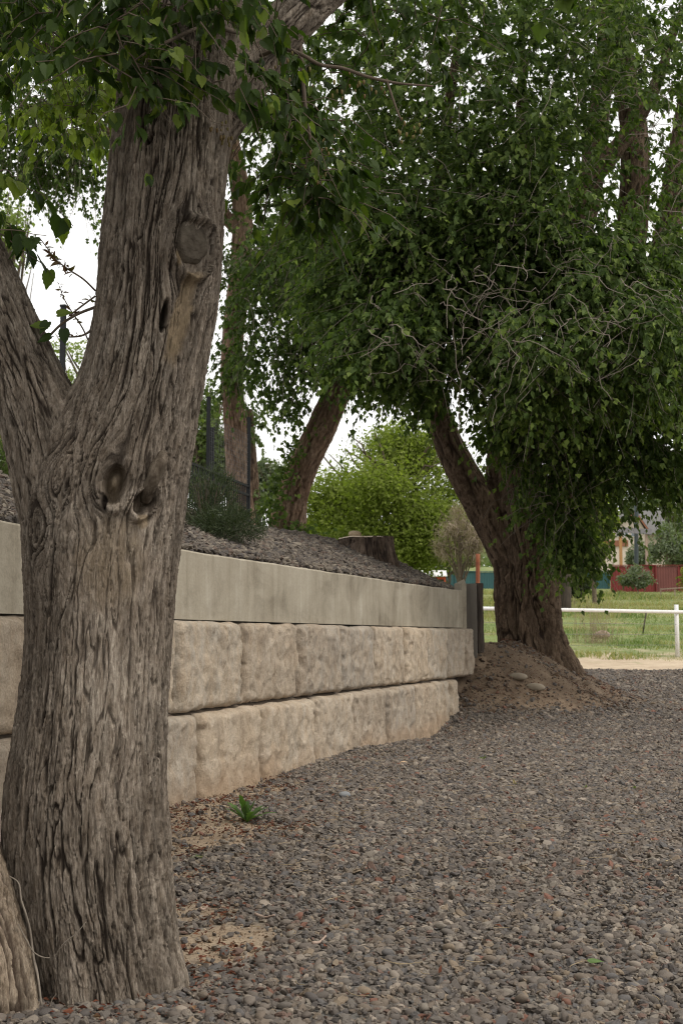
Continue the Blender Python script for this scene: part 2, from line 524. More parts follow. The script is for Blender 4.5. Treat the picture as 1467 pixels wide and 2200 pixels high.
def block_mat():
    m, nt, p, o = new_mat('cast_stone_block')
    a = sep(nt, attr(nt, 'col').outputs['Color'])
    v = coords(nt, (1, 1, 0.6))
    f = noise(nt, v, 6.0, 9, 0.72, 0.3)
    g = noise(nt, coords(nt, (1.6, 1.6, 0.5)), 6, 6, 0.7)
    c = ramp(nt, f, [(0.30, (0.288, 0.222, 0.161)), (0.43, (0.474, 0.378, 0.281)), (0.56, (0.556, 0.460, 0.356)), (0.70, (0.639, 0.560, 0.464))])
    grey = mix(nt, ramp(nt, f, [(0.35, (0, 0, 0)), (0.7, (1, 1, 1))]), (0.371, 0.345, 0.302), (0.546, 0.510, 0.459))
    gm = nt.nodes.new('ShaderNodeMath'); gm.operation = 'MULTIPLY'
    nt.links.new(ramp(nt, g, [(0.42, (0.15, 0.15, 0.15)), (0.62, (1, 1, 1))]), gm.inputs[0])
    nt.links.new(a[0], gm.inputs[1])
    c = mix(nt, gm.outputs[0], c, grey)
    sp = noise(nt, coords(nt, (1, 1, 0.35)), 30, 5, 0.65)
    c = mix(nt, 0.5, c, ramp(nt, noise(nt, coords(nt), 90, 3), [(0.3, (0.7, 0.69, 0.68)), (0.7, (1.25, 1.25, 1.25))]), 'MULTIPLY')
    c = mix(nt, ramp(nt, sp, [(0.60, (0, 0, 0)), (0.68, (0.6, 0.6, 0.6))]), c, (0.21, 0.16, 0.115))
    c = mix(nt, 1.0, c, ramp(nt, a[2], [(0.0, (0.84, 0.83, 0.82)), (1.0, (1.08, 1.05, 1.0))]), 'MULTIPLY')
    c = mix(nt, a[1], c, (0.40, 0.275, 0.175))          # soil splashed on the foot of the wall
    nt.links.new(c, p.inputs['Base Color'])
    h = noise(nt, coords(nt, (1, 1, .7)), 30, 8, 0.75)
    bump(nt, p, h, 1.0, 0.03)
    return m
M_BLOCK = block_mat()

def ground_mat():
    m, nt, p, o = new_mat('ground_soil_and_field')
    a = sep(nt, attr(nt, 'col').outputs['Color'])       # R sand/dirt, G grass, B dark rock bed
    a2 = sep(nt, attr(nt, 'col2').outputs['Color'])     # R mound soil, G dry tan strip
    w = coords(nt)
    n_big = noise(nt, w, 0.5, 6)
    n_mid = noise(nt, w, 3.0, 6)
    n_fine = noise(nt, w, 45, 5)
    grav = ramp(nt, n_fine, [(0.3, (0.075, 0.068, 0.062)), (0.5, (0.14, 0.13, 0.118)), (0.72, (0.25, 0.235, 0.21))])
    sand = ramp(nt, n_mid, [(0.3, (0.25, 0.185, 0.128)), (0.7, (0.36, 0.28, 0.20))])
    sand = mix(nt, 0.4, sand, ramp(nt, n_fine, [(0.3, (0.6, 0.6, 0.6)), (0.7, (1.25, 1.25, 1.25))]), 'MULTIPLY')
    grass = ramp(nt, n_big, [(0.3, (0.13, 0.18, 0.065)), (0.5, (0.19, 0.23, 0.09)), (0.7, (0.32, 0.29, 0.15))])
    grass = mix(nt, 0.6, grass, ramp(nt, n_mid, [(0.3, (0.7, 0.75, 0.7)), (0.7, (1.2, 1.15, 1.1))]), 'MULTIPLY')
    rock = ramp(nt, n_fine, [(0.3, (0.05, 0.043, 0.04)), (0.7, (0.12, 0.10, 0.09))])
    mound = ramp(nt, n_mid, [(0.3, (0.11, 0.078, 0.054)), (0.55, (0.19, 0.137, 0.094)), (0.75, (0.29, 0.215, 0.148))])
    mound = mix(nt, 0.5, mound, ramp(nt, n_fine, [(0.3, (0.6, 0.6, 0.6)), (0.7, (1.25, 1.25, 1.25))]), 'MULTIPLY')
    tan = ramp(nt, n_mid, [(0.3, (0.40, 0.31, 0.22)), (0.7, (0.54, 0.44, 0.32))])
    c = mix(nt, a[0], grav, sand)
    c = mix(nt, a2[1], c, tan)
    c = mix(nt, a[1], c, grass)
    c = mix(nt, a2[0], c, mound)
    c = mix(nt, a[2], c, rock)
    nt.links.new(c, p.inputs['Base Color'])
    p.inputs['Roughness'].default_value = 0.95
    p.inputs['Specular IOR Level'].default_value = 0.1
    bump(nt, p, n_fine, 0.6, 0.02)
    return m
M_GROUND = ground_mat()

# ------------------------------------------------------------------ terrain
def wall_x(Y):
    """Face of the upper course of the retaining wall."""
    Y = np.clip(Y, 3.0, 20.0)
    return 0.017 + (Y - 11.5) * 0.333 + (Y - 11.5) ** 2 * 0.0038

def base_z(Y):
    Y = np.asarray(Y, float)
    z = np.where(Y < 20, 0, np.where(Y < 31, (Y - 20) * 0.0482, 0.53 + (Y - 31) * 0.0648))
    z = np.where(Y > 83, 3.9 + (Y - 83) * 0.075, z)
    return np.where(Y > 170, 10.43 + (Y - 170) * 0.03, z)

def ground_z(X, Y):
    X = np.asarray(X, float); Y = np.asarray(Y, float)
    u = X - wall_x(Y)
    s = np.maximum(-u, 0)
    up = 1.55 + 0.38 * np.minimum(s, 2.3) - 0.06 * np.maximum(np.minimum(s, 2.3) - 1.2, 0) ** 2
    low = base_z(Y)
    e = smooth(16.45, 17.6, Y)
    c = -0.30 * (1 - e) + (-0.8 - 0.75 * np.clip(Y - 17.0, 0, 2.6)) * e
    hw = 0.04 * (1 - e) + 1.25 * e
    k = smooth(0, 1, (c + hw - u) / (2 * hw))
    fade = 1 - smooth(28, 55, Y)
    z = low + (np.maximum(up, low) - low) * k * fade
    # earth heaped round the foot of the big tree and against the end of the wall
    t = np.clip((Y - 13.7) / 3.5, 0, 1) ** 2
    t = t * np.exp(-np.maximum(Y - 18.6, 0) ** 2 / 5.5)
    bell = np.exp(-((u + 0.2) / 1.3) ** 2)
    mound = 0.98 * bell * t
    z = np.where(u > -0.25, np.maximum(z, low + mound), z)
    nz = fbm(X * 0.8, Y * 0.8, seed=3, octv=4) * 0.04
    nz = nz + (0.03 * np.exp(-((Y - 12.0) / 1.0) ** 2) - 0.07 * np.exp(-((Y - 14.2) / 0.9) ** 2)) * np.exp(-((u - 0.1) / 0.5) ** 2)
    nz = nz + smooth(0.05, 0.4, mound) * (u > -0.25) * (0.05 * fbm(X * 2.2, Y * 2.2, seed=13, octv=5) + 0.05 * np.abs(fbm(X * 4.0, Y * 1.6, seed=14, octv=3)))
    return z + nz * (np.abs(u + 0.25) > 0.12)

def mound_w(X, Y):
    u = X - wall_x(Y)
    t = np.clip((Y - 13.7) / 3.5, 0, 1) ** 2 * np.exp(-np.maximum(Y - 18.6, 0) ** 2 / 7)
    return t * np.exp(-((u + 0.1) / 1.45) ** 2)

def hit(px, py, y0=2.5, y1=150):
    """Where the photo pixel's ray meets the ground."""
    Y = np.concatenate([np.arange(y0, 30, 0.02), np.arange(30, y1, 0.2)])
    c, s = math.cos(PITCH), math.sin(PITCH)
    xc, yc = (px - 733.5) / FPX, (1100 - py) / FPX
    k = Y / (c - yc * s)
    X, Z = xc * k, CAM_H + (s + yc * c) * k
    b = np.nonzero(Z <= ground_z(X, Y))[0]
    i = b[0] if len(b) else -1
    return np.array([X[i], Y[i], float(ground_z(X[i], Y[i]))])

def zones(X, Y):
    u = X - wall_x(Y)
    nn = fbm(X * 2.2, Y * 2.2, seed=9, octv=4)
    n2 = fbm(X * 7, Y * 7, seed=19, octv=3)
    sand = np.zeros_like(X)
    def patch(px, py, rx, ry, w=1.0):
        p = hit(px, py)
        d = np.sqrt(((X - p[0]) / rx) ** 2 + ((Y - p[1]) / ry) ** 2)
        return w * (1 - smooth(0.65, 1.1, d + nn * 0.9 + n2 * 0.5))
    for a in ((440, 1722, 0.62, 1.9), (410, 1765, 0.42, 1.2), (430, 1830, 0.20, 0.24, .8), (455, 2035, 0.22, 0.34), (410, 1965, 0.20, 0.3, .9), (400, 1885, 0.17, 0.3, .9), (70, 2140, .12, .1, .9), (-40, 1800, .7, 1.2)):
        sand = np.maximum(sand, patch(*a))
    mw = smooth(0.02, 0.30, mound_w(X, Y) + nn * 0.10 + n2 * 0.06) * (u > -0.3) * (1 - smooth(-0.1, -0.4, u) * (Y > 99))
    grass = smooth(30.3, 34.5, Y + nn * 4.0 + n2 * 2.0) * 1.0
    tan = smooth(26.8, 27.6, Y + nn * 0.8)
    rock = ((u < -0.2) & (Y < 30)).astype(float) * (1 - smooth(16.9, 18.2, Y + nn * .5) * smooth(-2.6, -1.6, u))
    mw = np.maximum(mw, (u < -0.2) * smooth(16.5, 17.3, Y) * (1 - smooth(24, 27, Y)))
    grass = np.where(u < -0.2, grass * smooth(24, 30, Y), grass)
    tan = np.where(u < -0.2, 0, tan)
    return sand, grass, rock, mw, tan

def build_ground():
    ys = np.concatenate([np.arange(-14, 3, 0.6), np.arange(3, 22, 0.09), np.arange(22, 36, 0.3), np.arange(36, 130, 1.6), np.geomspace(130, 1500, 26)])
    us = np.concatenate([-np.geomspace(6, 900, 34)[::-1], np.arange(-5.9, -0.6, 0.12), np.arange(-0.6, 0.2, 0.05), np.arange(0.2, 4.6, 0.07), np.geomspace(4.6, 900, 44)])
    U, Y = np.meshgrid(us, ys)
    X = wall_x(Y) + U
    Z = ground_z(X, Y)
    V = np.stack([X, Y, Z], -1).reshape(-1, 3)
    sand, grass, rock, mw, tan = zones(V[:, 0], V[:, 1])
    me = mesh_np('ground', V, grid_faces(len(ys), len(us)), M_GROUND, True,
                 np.stack([sand, grass, rock], 1), np.stack([mw, tan, tan * 0], 1))
    o = link('ground', me)
    tag(o, 'ground of gravel drive, bare soil and grassy field rising to the back', 'ground', kind='structure')
    return o
ground = build_ground()

# ------------------------------------------------------------------ retaining wall
def wall_pt(Y, off=0.0):
    Y = np.asarray(Y, float)
    X = wall_x(Y)
    d = 0.333 + (np.clip(Y, 3, 20) - 11.5) * 0.0076
    L = np.sqrt(1 + d * d)
    return X + off / L, Y - off * d / L

def wall_Y(px):
    k = (px - 733.5) / FPX
    a, b = 3.2, 19.5
    for _ in range(50):
        m = (a + b) / 2
        if wall_x(m) - k * m < 0 and True:
            a = m
        else:
            b = m
    return a
# joints where the photograph shows them, about 1.2 m apart before that
def joints(pxs, back):
    ys = [wall_Y(p) for p in pxs]
    while ys[0] > 4.2:
        ys.insert(0, ys[0] - back)
    return ys

retaining = thing('retaining_wall', 'curved retaining wall of two courses of rough beige blocks under a concrete coping', 'wall', (0.0, 11.5, 0))

def stone_block(Ya, Yb, z0, z1, off, seed, last=False, grey=0.3, soil=0.0):
    nu, nv = 72, 46
    _tint = 0.5 + 0.5 * math.sin(seed * 1.37)
    gap = 0.019
    tu = np.linspace(0, 1, nu); tv = np.linspace(0, 1, nv)
    # gather rows and columns near the edges so the rounded arrises are smooth
    tu = 0.5 - 0.5 * np.cos(math.pi * tu) * (0.35 + 0.65 * np.abs(np.cos(math.pi * tu)) ** .3)
    tv = 0.5 - 0.5 * np.cos(math.pi * tv) * (0.35 + 0.65 * np.abs(np.cos(math.pi * tv)) ** .3)
    tu = (tu - tu[0]) / (tu[-1] - tu[0]); tv = (tv - tv[0]) / (tv[-1] - tv[0])
    L = (Yb - Ya) * 1.06
    U, W = np.meshgrid(tu, tv)
    H = z1 - z0
    eu = np.minimum(U, 1 - U) * L; ew = np.minimum(W, 1 - W) * H
    wob = 0.009 * vnoise(U * 9, W * 6, seed=seed) + 0.008 * vnoise(U * 25, W * 17, seed=seed + 9)
    c_u = 0.10 * np.exp(-np.maximum(eu + wob * 1.2 - 0.004, 0) / 0.018)
    c_w = 0.07 * np.exp(-np.maximum(ew + wob * 0.7, 0) / 0.013)
    if last:
        c_u = np.where(U > 0.5, 0.30 * np.exp(-eu / 0.12), c_u)
    Yg = Ya + gap + (Yb - Ya - 2 * gap) * U
    vx = Yg * 6.5 + 0.5 * vnoise(Yg * 8, W * H * 8, seed=seed + 2); vz = W * H * 4.6 + 0.5 * vnoise(Yg * 8, W * H * 8, seed=seed + 4)
    f1, f2, fid = voronoi(vx, vz, seed + 8)
    g1, g2, gid = voronoi(vx * 2.4, vz * 2.0, seed + 18)
    rough = (0.026 * (f1 - 0.45) + 0.015 * (g1 - 0.45) + 0.010 * (fid - .5) + 0.010 * (gid - .5)
             + 0.012 * fbm(Yg * 4.5, W * H * 3.2, seed=seed + 3, octv=4) + 0.012 * fbm(Yg * 34, W * H * 18, seed=seed + 6, octv=3))
    o = off + rough - c_u - c_w
    X, Y2 = wall_pt(Yg, o)
    zg = z0 + 0.004 + (H - 0.008) * W + 0.006 * vnoise(U * 7, W * 3, seed=seed + 7)
    V = np.stack([X, Y2, zg], -1).reshape(-1, 3)
    F = grid_faces(nv, nu)
    # sides back to the bed behind, and the back
    ring = ([(0, j) for j in range(nu)] + [(i, nu - 1) for i in range(1, nv)]
            + [(nv - 1, j) for j in range(nu - 2, -1, -1)] + [(i, 0) for i in range(nv - 2, 0, -1)])
    ri = np.array([i * nu + j for i, j in ring])
    Xb, Yb2 = wall_pt(Yg, off - 0.55)
    Vb = np.stack([Xb, Yb2, zg], -1).reshape(-1, 3)[ri]
    n0 = len(V); k = len(ri)
    S = np.stack([ri, n0 + np.arange(k), n0 + (np.arange(k) + 1) % k, np.roll(ri, -1)], 1)
    V2 = np.concatenate([V, Vb, Vb.mean(0)[None]])
    B = np.stack([n0 + np.arange(k), np.full(k, n0 + k), n0 + (np.arange(k) + 1) % k], 1)
    zz = V2[:, 2]
    so = soil * 0.7 * (1 - smooth(0.0, 0.24, zz + 0.22 * fbm(V2[:, 1] * 3, zz * 3, seed=5)))
    g = np.full(len(V2), grey)
    me = mesh_np('block', V2, [F, S, B], M_BLOCK, True, np.stack([g, so, np.full(len(V2), _tint)], 1))
    return link('block', me, retaining)

UP = joints([387, 529, 648, 737, 808, 872, 921, 965, 1000], 1.2) + [wall_Y(1030)]
UP = [y for y in UP]
LOW = joints([424, 557, 670, 754, 824, 883, 929, 960], 1.22) + [wall_Y(988)]
for i, (a, b) in enumerate(zip(UP[:-1], UP[1:])):
    stone_block(a, b, 0.565, 1.16, 0.0 + 0.012 * math.sin(i * 2.3), 100 + i * 13, last=(i == len(UP) - 2), grey=0.25 + 0.5 * (0.5 + 0.5 * math.sin(i * 1.9 + 1)))
for i, (a, b) in enumerate(zip(LOW[:-1], LOW[1:])):
    stone_block(a, b, -0.10, 0.555, 0.045 + 0.012 * math.sin(i * 1.7), 500 + i * 13, last=(i == len(LOW) - 2), grey=0.2 + 0.4 * (0.5 + 0.5 * math.sin(i * 2.6)), soil=0.9)

def coping():
    Ye = wall_Y(1002)
    ys = np.linspace(4.0, Ye, 420)
    prof = [(-0.06, 1.166), (-0.058, 1.30), (-0.06, 1.45), (-0.06, 1.612), (-0.068, 1.622), (-0.085, 1.626), (-0.25, 1.626), (-0.262, 1.618), (-0.265, 1.166)]
    rows = []
    for o, z in prof:
        X, Y = wall_pt(ys, o + 0.004 * fbm(ys * 1.7, np.full_like(ys, z * 3), seed=77))
        dz = 0.006 * fbm(ys * 4, np.zeros_like(ys), seed=31) if z > 1.6 else 0
        rows.append(np.stack([X, Y, np.full_like(ys, z) + dz], 1))
    V = np.concatenate(rows)
    n, k = len(prof), len(ys)
    F = grid_faces(n, k)[:, ::-1]
    last = np.array([i * k + k - 1 for i in range(n)])
    T = np.stack([np.full(n - 2, last[0]), last[1:-1], last[2:]], 1)
    o = link('coping', mesh_np('coping', V, [F, T], M_CONC, False), retaining)
    for p in o.data.polygons: p.use_smooth = False
    return o
coping()

def joint_fill():  # dark sheet set behind the blocks, painting shade into the open joints
    ys = np.linspace(4.0, wall_Y(975), 160)
    V = []
    for o, z in ((-.075, -.1), (-.075, .5), (-.075, 1.15)):
        X, Y = wall_pt(ys, o); V.append(np.stack([X, Y, np.full_like(ys, z)], 1))
    link('joint_fill', mesh_np('joint_fill', np.concatenate(V), grid_faces(3, len(ys))[:, ::-1], plain('joint_shade', (0.075, 0.058, 0.042), (0.04, 0.032, 0.025), 20, 0.95), True), retaining)
joint_fill()

# joint sand and grit lying on the ledge between the courses
def ledge():
    ys = np.linspace(4.0, wall_Y(985), 500)
    V = []
    prof = [(-0.14, 0.585), (-0.09, 0.570), (-0.06, 0.556), (-0.045, 0.545), (-0.05, 0.53)]
    for o, z in prof:
        X, Y = wall_pt(ys, o + 0.012 * fbm(ys * 9, np.full_like(ys, o * 40), seed=41))
        V.append(np.stack([X, Y, z + 0.008 * fbm(ys * 14, np.full_like(ys, o * 20), seed=42)], 1))
    return link('joint_sand', mesh_np('joint_sand', np.concatenate(V), grid_faces(5, len(ys))[:, ::-1], plain('dark_joint_soil', (0.13, 0.10, 0.07), (0.07, 0.052, 0.038), 25, 0.95, 0.5), True), retaining)
ledge()

# end of the wall: concrete return, timbers
endp = at(1012, 1352, 16.9)
edging = thing('end_posts', 'grey pointed post, panel and dark rough timber at the far end of the wall', 'posts', (endp[0], endp[1], 1.1))
b = MB()
p = at(992, 1352, 16.55)
b.box((p[0], 16.75, 1.38), (0.115, 0.115, 0.72), math.radians(52))
o = b.build('corner_post', M_CONC, edging)
m2 = MB()
ctop = np.array([p[0], 16.75, 1.74])
h = 0.0813
q = [(ctop[0] + h * math.cos(math.radians(52 + 45 + 90 * i)), ctop[1] + h * math.sin(math.radians(52 + 45 + 90 * i)), 1.741) for i in range(4)]
m2.add(q + [(q[2][0] * .5 + q[3][0] * .5, q[2][1] * .5 + q[3][1] * .5, 1.80)], None, [[0, 1, 4], [1, 2, 4], [2, 3, 4], [3, 0, 4]])
m2.build('post_point', M_CONC, edging)
p = at(1014, 1352, 16.8)
MB().box((p[0], 16.86, 1.16), (0.135, 0.05, 1.18), math.radians(-12)).build('grey_panel', M_TIMBER, edging, bevel=0.006)
def rough_post():
    p0 = at(1031, 1352, 16.95)
    zs = np.linspace(0.45, 1.76, 40)
    P = np.stack([np.full(40, p0[0]), np.full(40, 16.98), zs], 1)
    V, Q, T = tube_arrays(P, 0.052, 14)
    n = 40 * 14
    a = np.arange(n) % 14
    V[:n, :2] += (V[:n, :2] - P.repeat(14, 0)[:, :2]) * (0.35 * fbm(a * 0.9, zs.repeat(14) * 6, seed=4)[:, None])
    return link('rough_timber', mesh_np('rough_timber', V, [Q, T], M_DTIMBER, False), edging)
rough_post()
p0, p1 = at(940, 1270, 17.05), at(990, 1270, 17.05)
MB().box(((p0[0] + p1[0]) / 2, 17.08, 1.62), (p1[0] - p0[0], 0.05, 0.2)).build('cross_board', M_TIMBER, edging, bevel=0.005)

# ------------------------------------------------------------------ bark
def catm_idx(a):
    return a

def bark_height(a_len, z, seed, cw, ch, per, amp2=0.4, warp=0.38):
    """a_len: coordinate round the stem in cells, z in metres. Height 0..1 (furrow to plate top) and an id per plate."""
    zz = z / ch
    wa = (a_len + 0.42 * fbm(a_len * 0.30, zz * 0.55, seed=seed + 50, octv=3)
          + 0.20 * vnoise(a_len * 1.6, zz * 2.2, seed=seed + 53) + 0.09 * vnoise(a_len * 4.1, zz * 6.0, seed=seed + 54))
    wz = zz + 0.5 * vnoise(a_len * 0.7, zz * 0.7, seed=seed + 51)
    n1 = fbm(wa * 1.15, wz * 0.62, seed=seed + 60, octv=2)
    n2 = fbm(wa * 2.2 + 3.3, wz * 1.25, seed=seed + 63, octv=2)
    n3 = vnoise(wa * 5.5, wz * 2.6, seed=seed + 66)
    e1 = np.abs(n1); e2 = np.abs(n2)
    h1 = smooth(0.0, 0.10, e1); h2 = smooth(0.0, 0.11, e2); h3 = smooth(0.0, 0.28, np.abs(n3))
    f1, f2, cid = voronoi(wa * 1.1, wz * 1.0, seed)            # breaks across the ridges
    brk = smooth(0.0, 0.07, f2 - f1)
    fib = vnoise(wa * 9, wz * 3.2, seed=seed + 61) * 0.5 + vnoise(wa * 19, wz * 9, seed=seed + 62) * 0.4
    saw = np.mod(n1 * 2.6 + 0.35 * cid, 1.0)                    # plates lifting along one edge
    h = 0.36 * h1 * (0.7 + 0.6 * cid) + 0.24 * h2 * (0.5 + 0.5 * h1) + 0.10 * h3 + 0.10 * brk + 0.16 * saw * h1 + 0.15 * fib * (0.3 + 0.7 * h1)
    return h, np.clip(0.5 * cid + 0.5 * (0.5 + n2), 0, 1)

def stem(name, path, parent, mat, cell, cell_h, depth, step, ncol, front=1.0, seed=0, flare=None, post=None, flute=0.03, push=None, capend=False, warp=None):
    """path rows: x, y, z, r. theta 0 faces the camera side."""
    R = resample(path, step=step)
    P, rad = R[:, :3], R[:, 3]
    T, E1, E2 = frames(P)
    # E2 = side facing the viewer
    t = np.linspace(-1, 1, ncol, endpoint=False)
    th = math.pi * (t * (1 - 0.45 * front) + 0.45 * front * t ** 3) if front else math.pi * t
    s = np.concatenate([[0], np.cumsum(np.linalg.norm(np.diff(P, axis=0), axis=1))])
    TH, S = np.meshgrid(th, s)
    RR = np.repeat(rad[:, None], ncol, 1)
    ravg = float(np.median(rad))
    per = max(6, round(2 * math.pi * ravg / cell))
    a = (TH / (2 * math.pi) + 0.5) * per
    Sw = S
    if warp is not None:
        a, Sw = warp(TH, S, P, RR, a, per)
    h, cid = bark_height(a, Sw, seed, cell, cell_h, per)
    lobes = flute * (vnoise(np.cos(TH) * 1.6 + 5, np.sin(TH) * 1.6, S * 0.9, seed=seed + 80) + 0.5 * vnoise(np.cos(TH) * 3.4, np.sin(TH) * 3.4 + 3, S * 1.8, seed=seed + 81))
    rr = RR * (1 + lobes)
    if flare is not None:
        rr = rr * flare(TH, P[:, 2][:, None] + 0 * TH)
    col = np.stack([smooth(0.25, 0.85, h), 0 * h, 0 * h, cid], -1)
    dep = depth * np.ones_like(h)
    disp = (h - 0.8)
    if post is not None:
        rr, disp, dep, col = post(TH, S, P, rr, disp, dep, col, h)
    V = P[:, None] + (rr + disp * dep)[..., None] * (np.sin(TH)[..., None] * E1[:, None] + np.cos(TH)[..., None] * E2[:, None])
    if push is not None:
        D = np.sin(TH)[..., None] * E1[:, None] + np.cos(TH)[..., None] * E2[:, None]
        V = V + push(V.reshape(-1, 3)).reshape(TH.shape)[..., None] * D
    F = grid_faces(len(P), ncol, True)
    V = V.reshape(-1, 3); col = col.reshape(-1, 4)
    Fs = [F]
    if capend:
        n = len(V); e = (len(P) - 1) * ncol
        V = np.concatenate([V, P[-1:]]); col = np.concatenate([col, col[-1:]])
        Fs.append(np.array([[n, e + i, e + (i + 1) % ncol] for i in range(ncol)]))
    me = mesh_np(name, V, Fs, mat, True, col)
    return link(name, me, parent)

def path_px(rows, Y):
    """rows: (py, left px, right px) silhouette at distance Y (or (py,l,r,Y))."""
    out = []
    for r in rows:
        yy = r[3] if len(r) > 3 else Y
        c = at((r[1] + r[2]) / 2, r[0], yy)
        out.append((c[0], c[1], c[2], (r[2] - r[1]) / 2 / FPX * yy))
    return out

def path_c(rows):
    """rows: (px, py, radius px, Y)"""
    out = []
    for px, py, rp, yy in rows:
        c = at(px, py, yy)
        out.append((c[0], c[1], c[2], rp / FPX * yy))
    return out

# ------------------------------------------------------------------ leaves
def unit(v):
    return v / (np.linalg.norm(v, axis=-1, keepdims=True) + 1e-9)

def leaf_template(kind):
    if kind == 'card':      # 4 triangles, folded on the midrib
        T = np.array([[0, 0, 0], [-.5, .38, .10], [0, .45, -.03], [.5, .38, .10], [0, 1, -.10]])
        F = np.array([[0, 2, 1], [0, 3, 2], [1, 2, 4], [2, 3, 4]])
    elif kind == 'ovate':   # 8 triangles
        T = np.array([[0, 0, 0], [-.34, .16, .06], [-.47, .42, .09], [-.27, .72, .03], [0, 1.03, -.16], [.27, .72, .03], [.47, .42, .09], [.34, .16, .06],
                      [0, .28, -.02], [0, .65, -.05]])
        F = np.array([[0, 8, 1], [1, 8, 2], [2, 8, 9], [2, 9, 3], [3, 9, 4], [0, 7, 8], [7, 6, 8], [6, 9, 8], [6, 5, 9], [5, 4, 9]])
    elif kind == 'broad':   # heart-shaped and toothed
        L = [(0, 0.06), (-.16, -.03), (-.34, .02), (-.44, .16), (-.45, .28), (-.50, .36), (-.43, .46), (-.44, .56), (-.33, .64), (-.31, .75), (-.19, .82), (-.13, .92), (0, 1.08)]
        rt = [(-x, y) for x, y in L[-2:0:-1]]
        pts = L + rt
        T = np.array([[x, y, 0.16 * abs(x) - 0.14 * y * y] for x, y in pts] + [[0, .25, -.03], [0, .55, -.075], [0, .80, -.12]])
        n = len(pts); m0 = n
        F = []
        for i in range(n):
            j = (i + 1) % n
            ym = (pts[i][1] + pts[j][1]) / 2
            k = m0 if ym < 0.4 else (m0 + 1 if ym < 0.68 else m0 + 2)
            F.append([i, k, j])
        # bridge between midrib points
        idx = {round(p[1], 2): i for i, p in enumerate(pts)}
        for a, b_, side in ((0, 1, .4), (1, 2, .68)):
            lefts = [i for i in range(len(L))]
            li = max([i for i in range(len(L)) if L[i][1] < side and i > 2], default=5)
            for i in range(n):
                j = (i + 1) % n
                y1 = (pts[i][1] + pts[(i - 1) % n][1]) / 2; y2 = (pts[i][1] + pts[j][1]) / 2
                if (y1 < side) != (y2 < side):
                    F.append([i, m0 + a, m0 + b_] if pts[i][0] < 0 else [i, m0 + b_, m0 + a])
        F = np.array(F)
    elif kind == 'blade':   # 1 triangle
        T = np.array([[-.5, 0, 0], [.5, 0, 0], [0, 1, 0.15]])
        F = np.array([[0, 1, 2]])
    return T, F

def leaf_arrays(P, D, Nn, size, width, kind='card', young=None, rnd=None):
    P = np.asarray(P); D = unit(D)
    B = unit(np.cross(D, Nn)); Nn = np.cross(B, D)
    T, F = leaf_template(kind)
    n = len(P); k = len(T)
    s = np.asarray(size)[:, None, None]
    w = np.broadcast_to(np.asarray(width, float), (n,))[:, None, None]
    V = P[:, None] + s * (T[None, :, :1] * w * B[:, None] + T[None, :, 1:2] * D[:, None] + T[None, :, 2:] * Nn[:, None])
    FF = F[None] + (np.arange(n) * k)[:, None, None]
    if rnd is None: rnd = RNG.random(n)
    c = np.stack([rnd, rnd * 0, rnd * 0], 1)
    return V.reshape(-1, 3), FF.reshape(-1, 3), np.repeat(c, k, 0)

def rand_dir(n):
    v = RNG.normal(size=(n, 3))
    return unit(v)

def in_ellipsoids(ells, n, shell=0.35, clump=None, thr=-0.15, seed=0):
    """n points in weighted ellipsoids ((cx,cy,cz),(rx,ry,rz),weight); outer part preferred; noise leaves gaps."""
    w = np.array([e[2] for e in ells], float); w /= w.sum()
    out = []; got = 0
    while got < n:
        k = RNG.choice(len(ells), n, p=w)
        c = np.array([ells[i][0] for i in range(len(ells))])[k]
        r = np.array([ells[i][1] for i in range(len(ells))])[k]
        q = rand_dir(n) * (RNG.random(n) ** shell)[:, None]
        p = c + q * r
        if clump:
            v = fbm(p[:, 0] / clump, p[:, 1] / clump, p[:, 2] / clump, seed=seed, octv=3)
            p = p[v + RNG.normal(size=n) * 0.08 > thr]
        out.append(p); got += len(p)
    return np.concatenate(out)[:n]

def sprays(P, out_dir, length, droop, nleaf, lsize, lwid, kind, K=6, young_tip=0.4, curl=0.25, tstart=0.25, hang=0.5, bright=None):
    """A twig with leaves from each start point. Returns leaf arrays, twig polylines and per-leaf frames."""
    n = len(P)
    L = length[:, None, None]
    t = np.linspace(0, 1, K)[None, :, None]
    side = unit(np.cross(out_dir, np.array([0, 0, 1.0])) + 1e-3) * RNG.normal(size=(n, 1)) * curl
    def pos(tt):
        return P[:, None] + L * (out_dir[:, None] * tt + side[:, None] * tt ** 2 + np.array([0, 0, -1.0]) * droop[:, None, None] * tt ** 2)
    line = pos(t)
    wig = np.cumsum(RNG.normal(size=line.shape), 1) * L * 0.045
    line = line + (wig - wig[:, :1])
    tl = np.sort(RNG.random((n, nleaf)) * (1 - tstart) + tstart, 1)[..., None]
    LP = pos(tl)
    tan = out_dir[:, None] + 2 * side[:, None] * tl - np.array([0, 0, 2.0]) * droop[:, None, None] * tl
    tan = unit(tan)
    rd = rand_dir(n * nleaf).reshape(n, nleaf, 3)
    D = unit(tan * 0.55 + rd * 0.75 + np.array([0, 0, -hang]))
    Nn = unit(rand_dir(n * nleaf).reshape(n, nleaf, 3) * 0.65 + np.array([0, -0.25, 0.9]))
    sz = lsize * RNG.uniform(0.5, 1.3, (n, nleaf)) * (1 - 0.25 * tl[..., 0] ** 3)
    rnd = np.clip(RNG.normal(0.38, 0.18, (n, nleaf)) + young_tip * (tl[..., 0] > 0.8) * RNG.random((n, nleaf)), 0, 1)
    if bright is not None: rnd = np.clip(rnd + bright[:, None], 0, 1)
    m = n * nleaf
    wd = lwid * RNG.uniform(0.7, 1.3, m)
    return dict(P=LP.reshape(m, 3), D=D.reshape(m, 3), N=Nn.reshape(m, 3), s=sz.reshape(m), w=wd, rnd=rnd.reshape(m), line=line)

def cat_sprays(lst):
    return {k: (np.concatenate([d[k] for d in lst]) if k != 'line' else [d['line'] for d in lst]) for k in lst[0]}

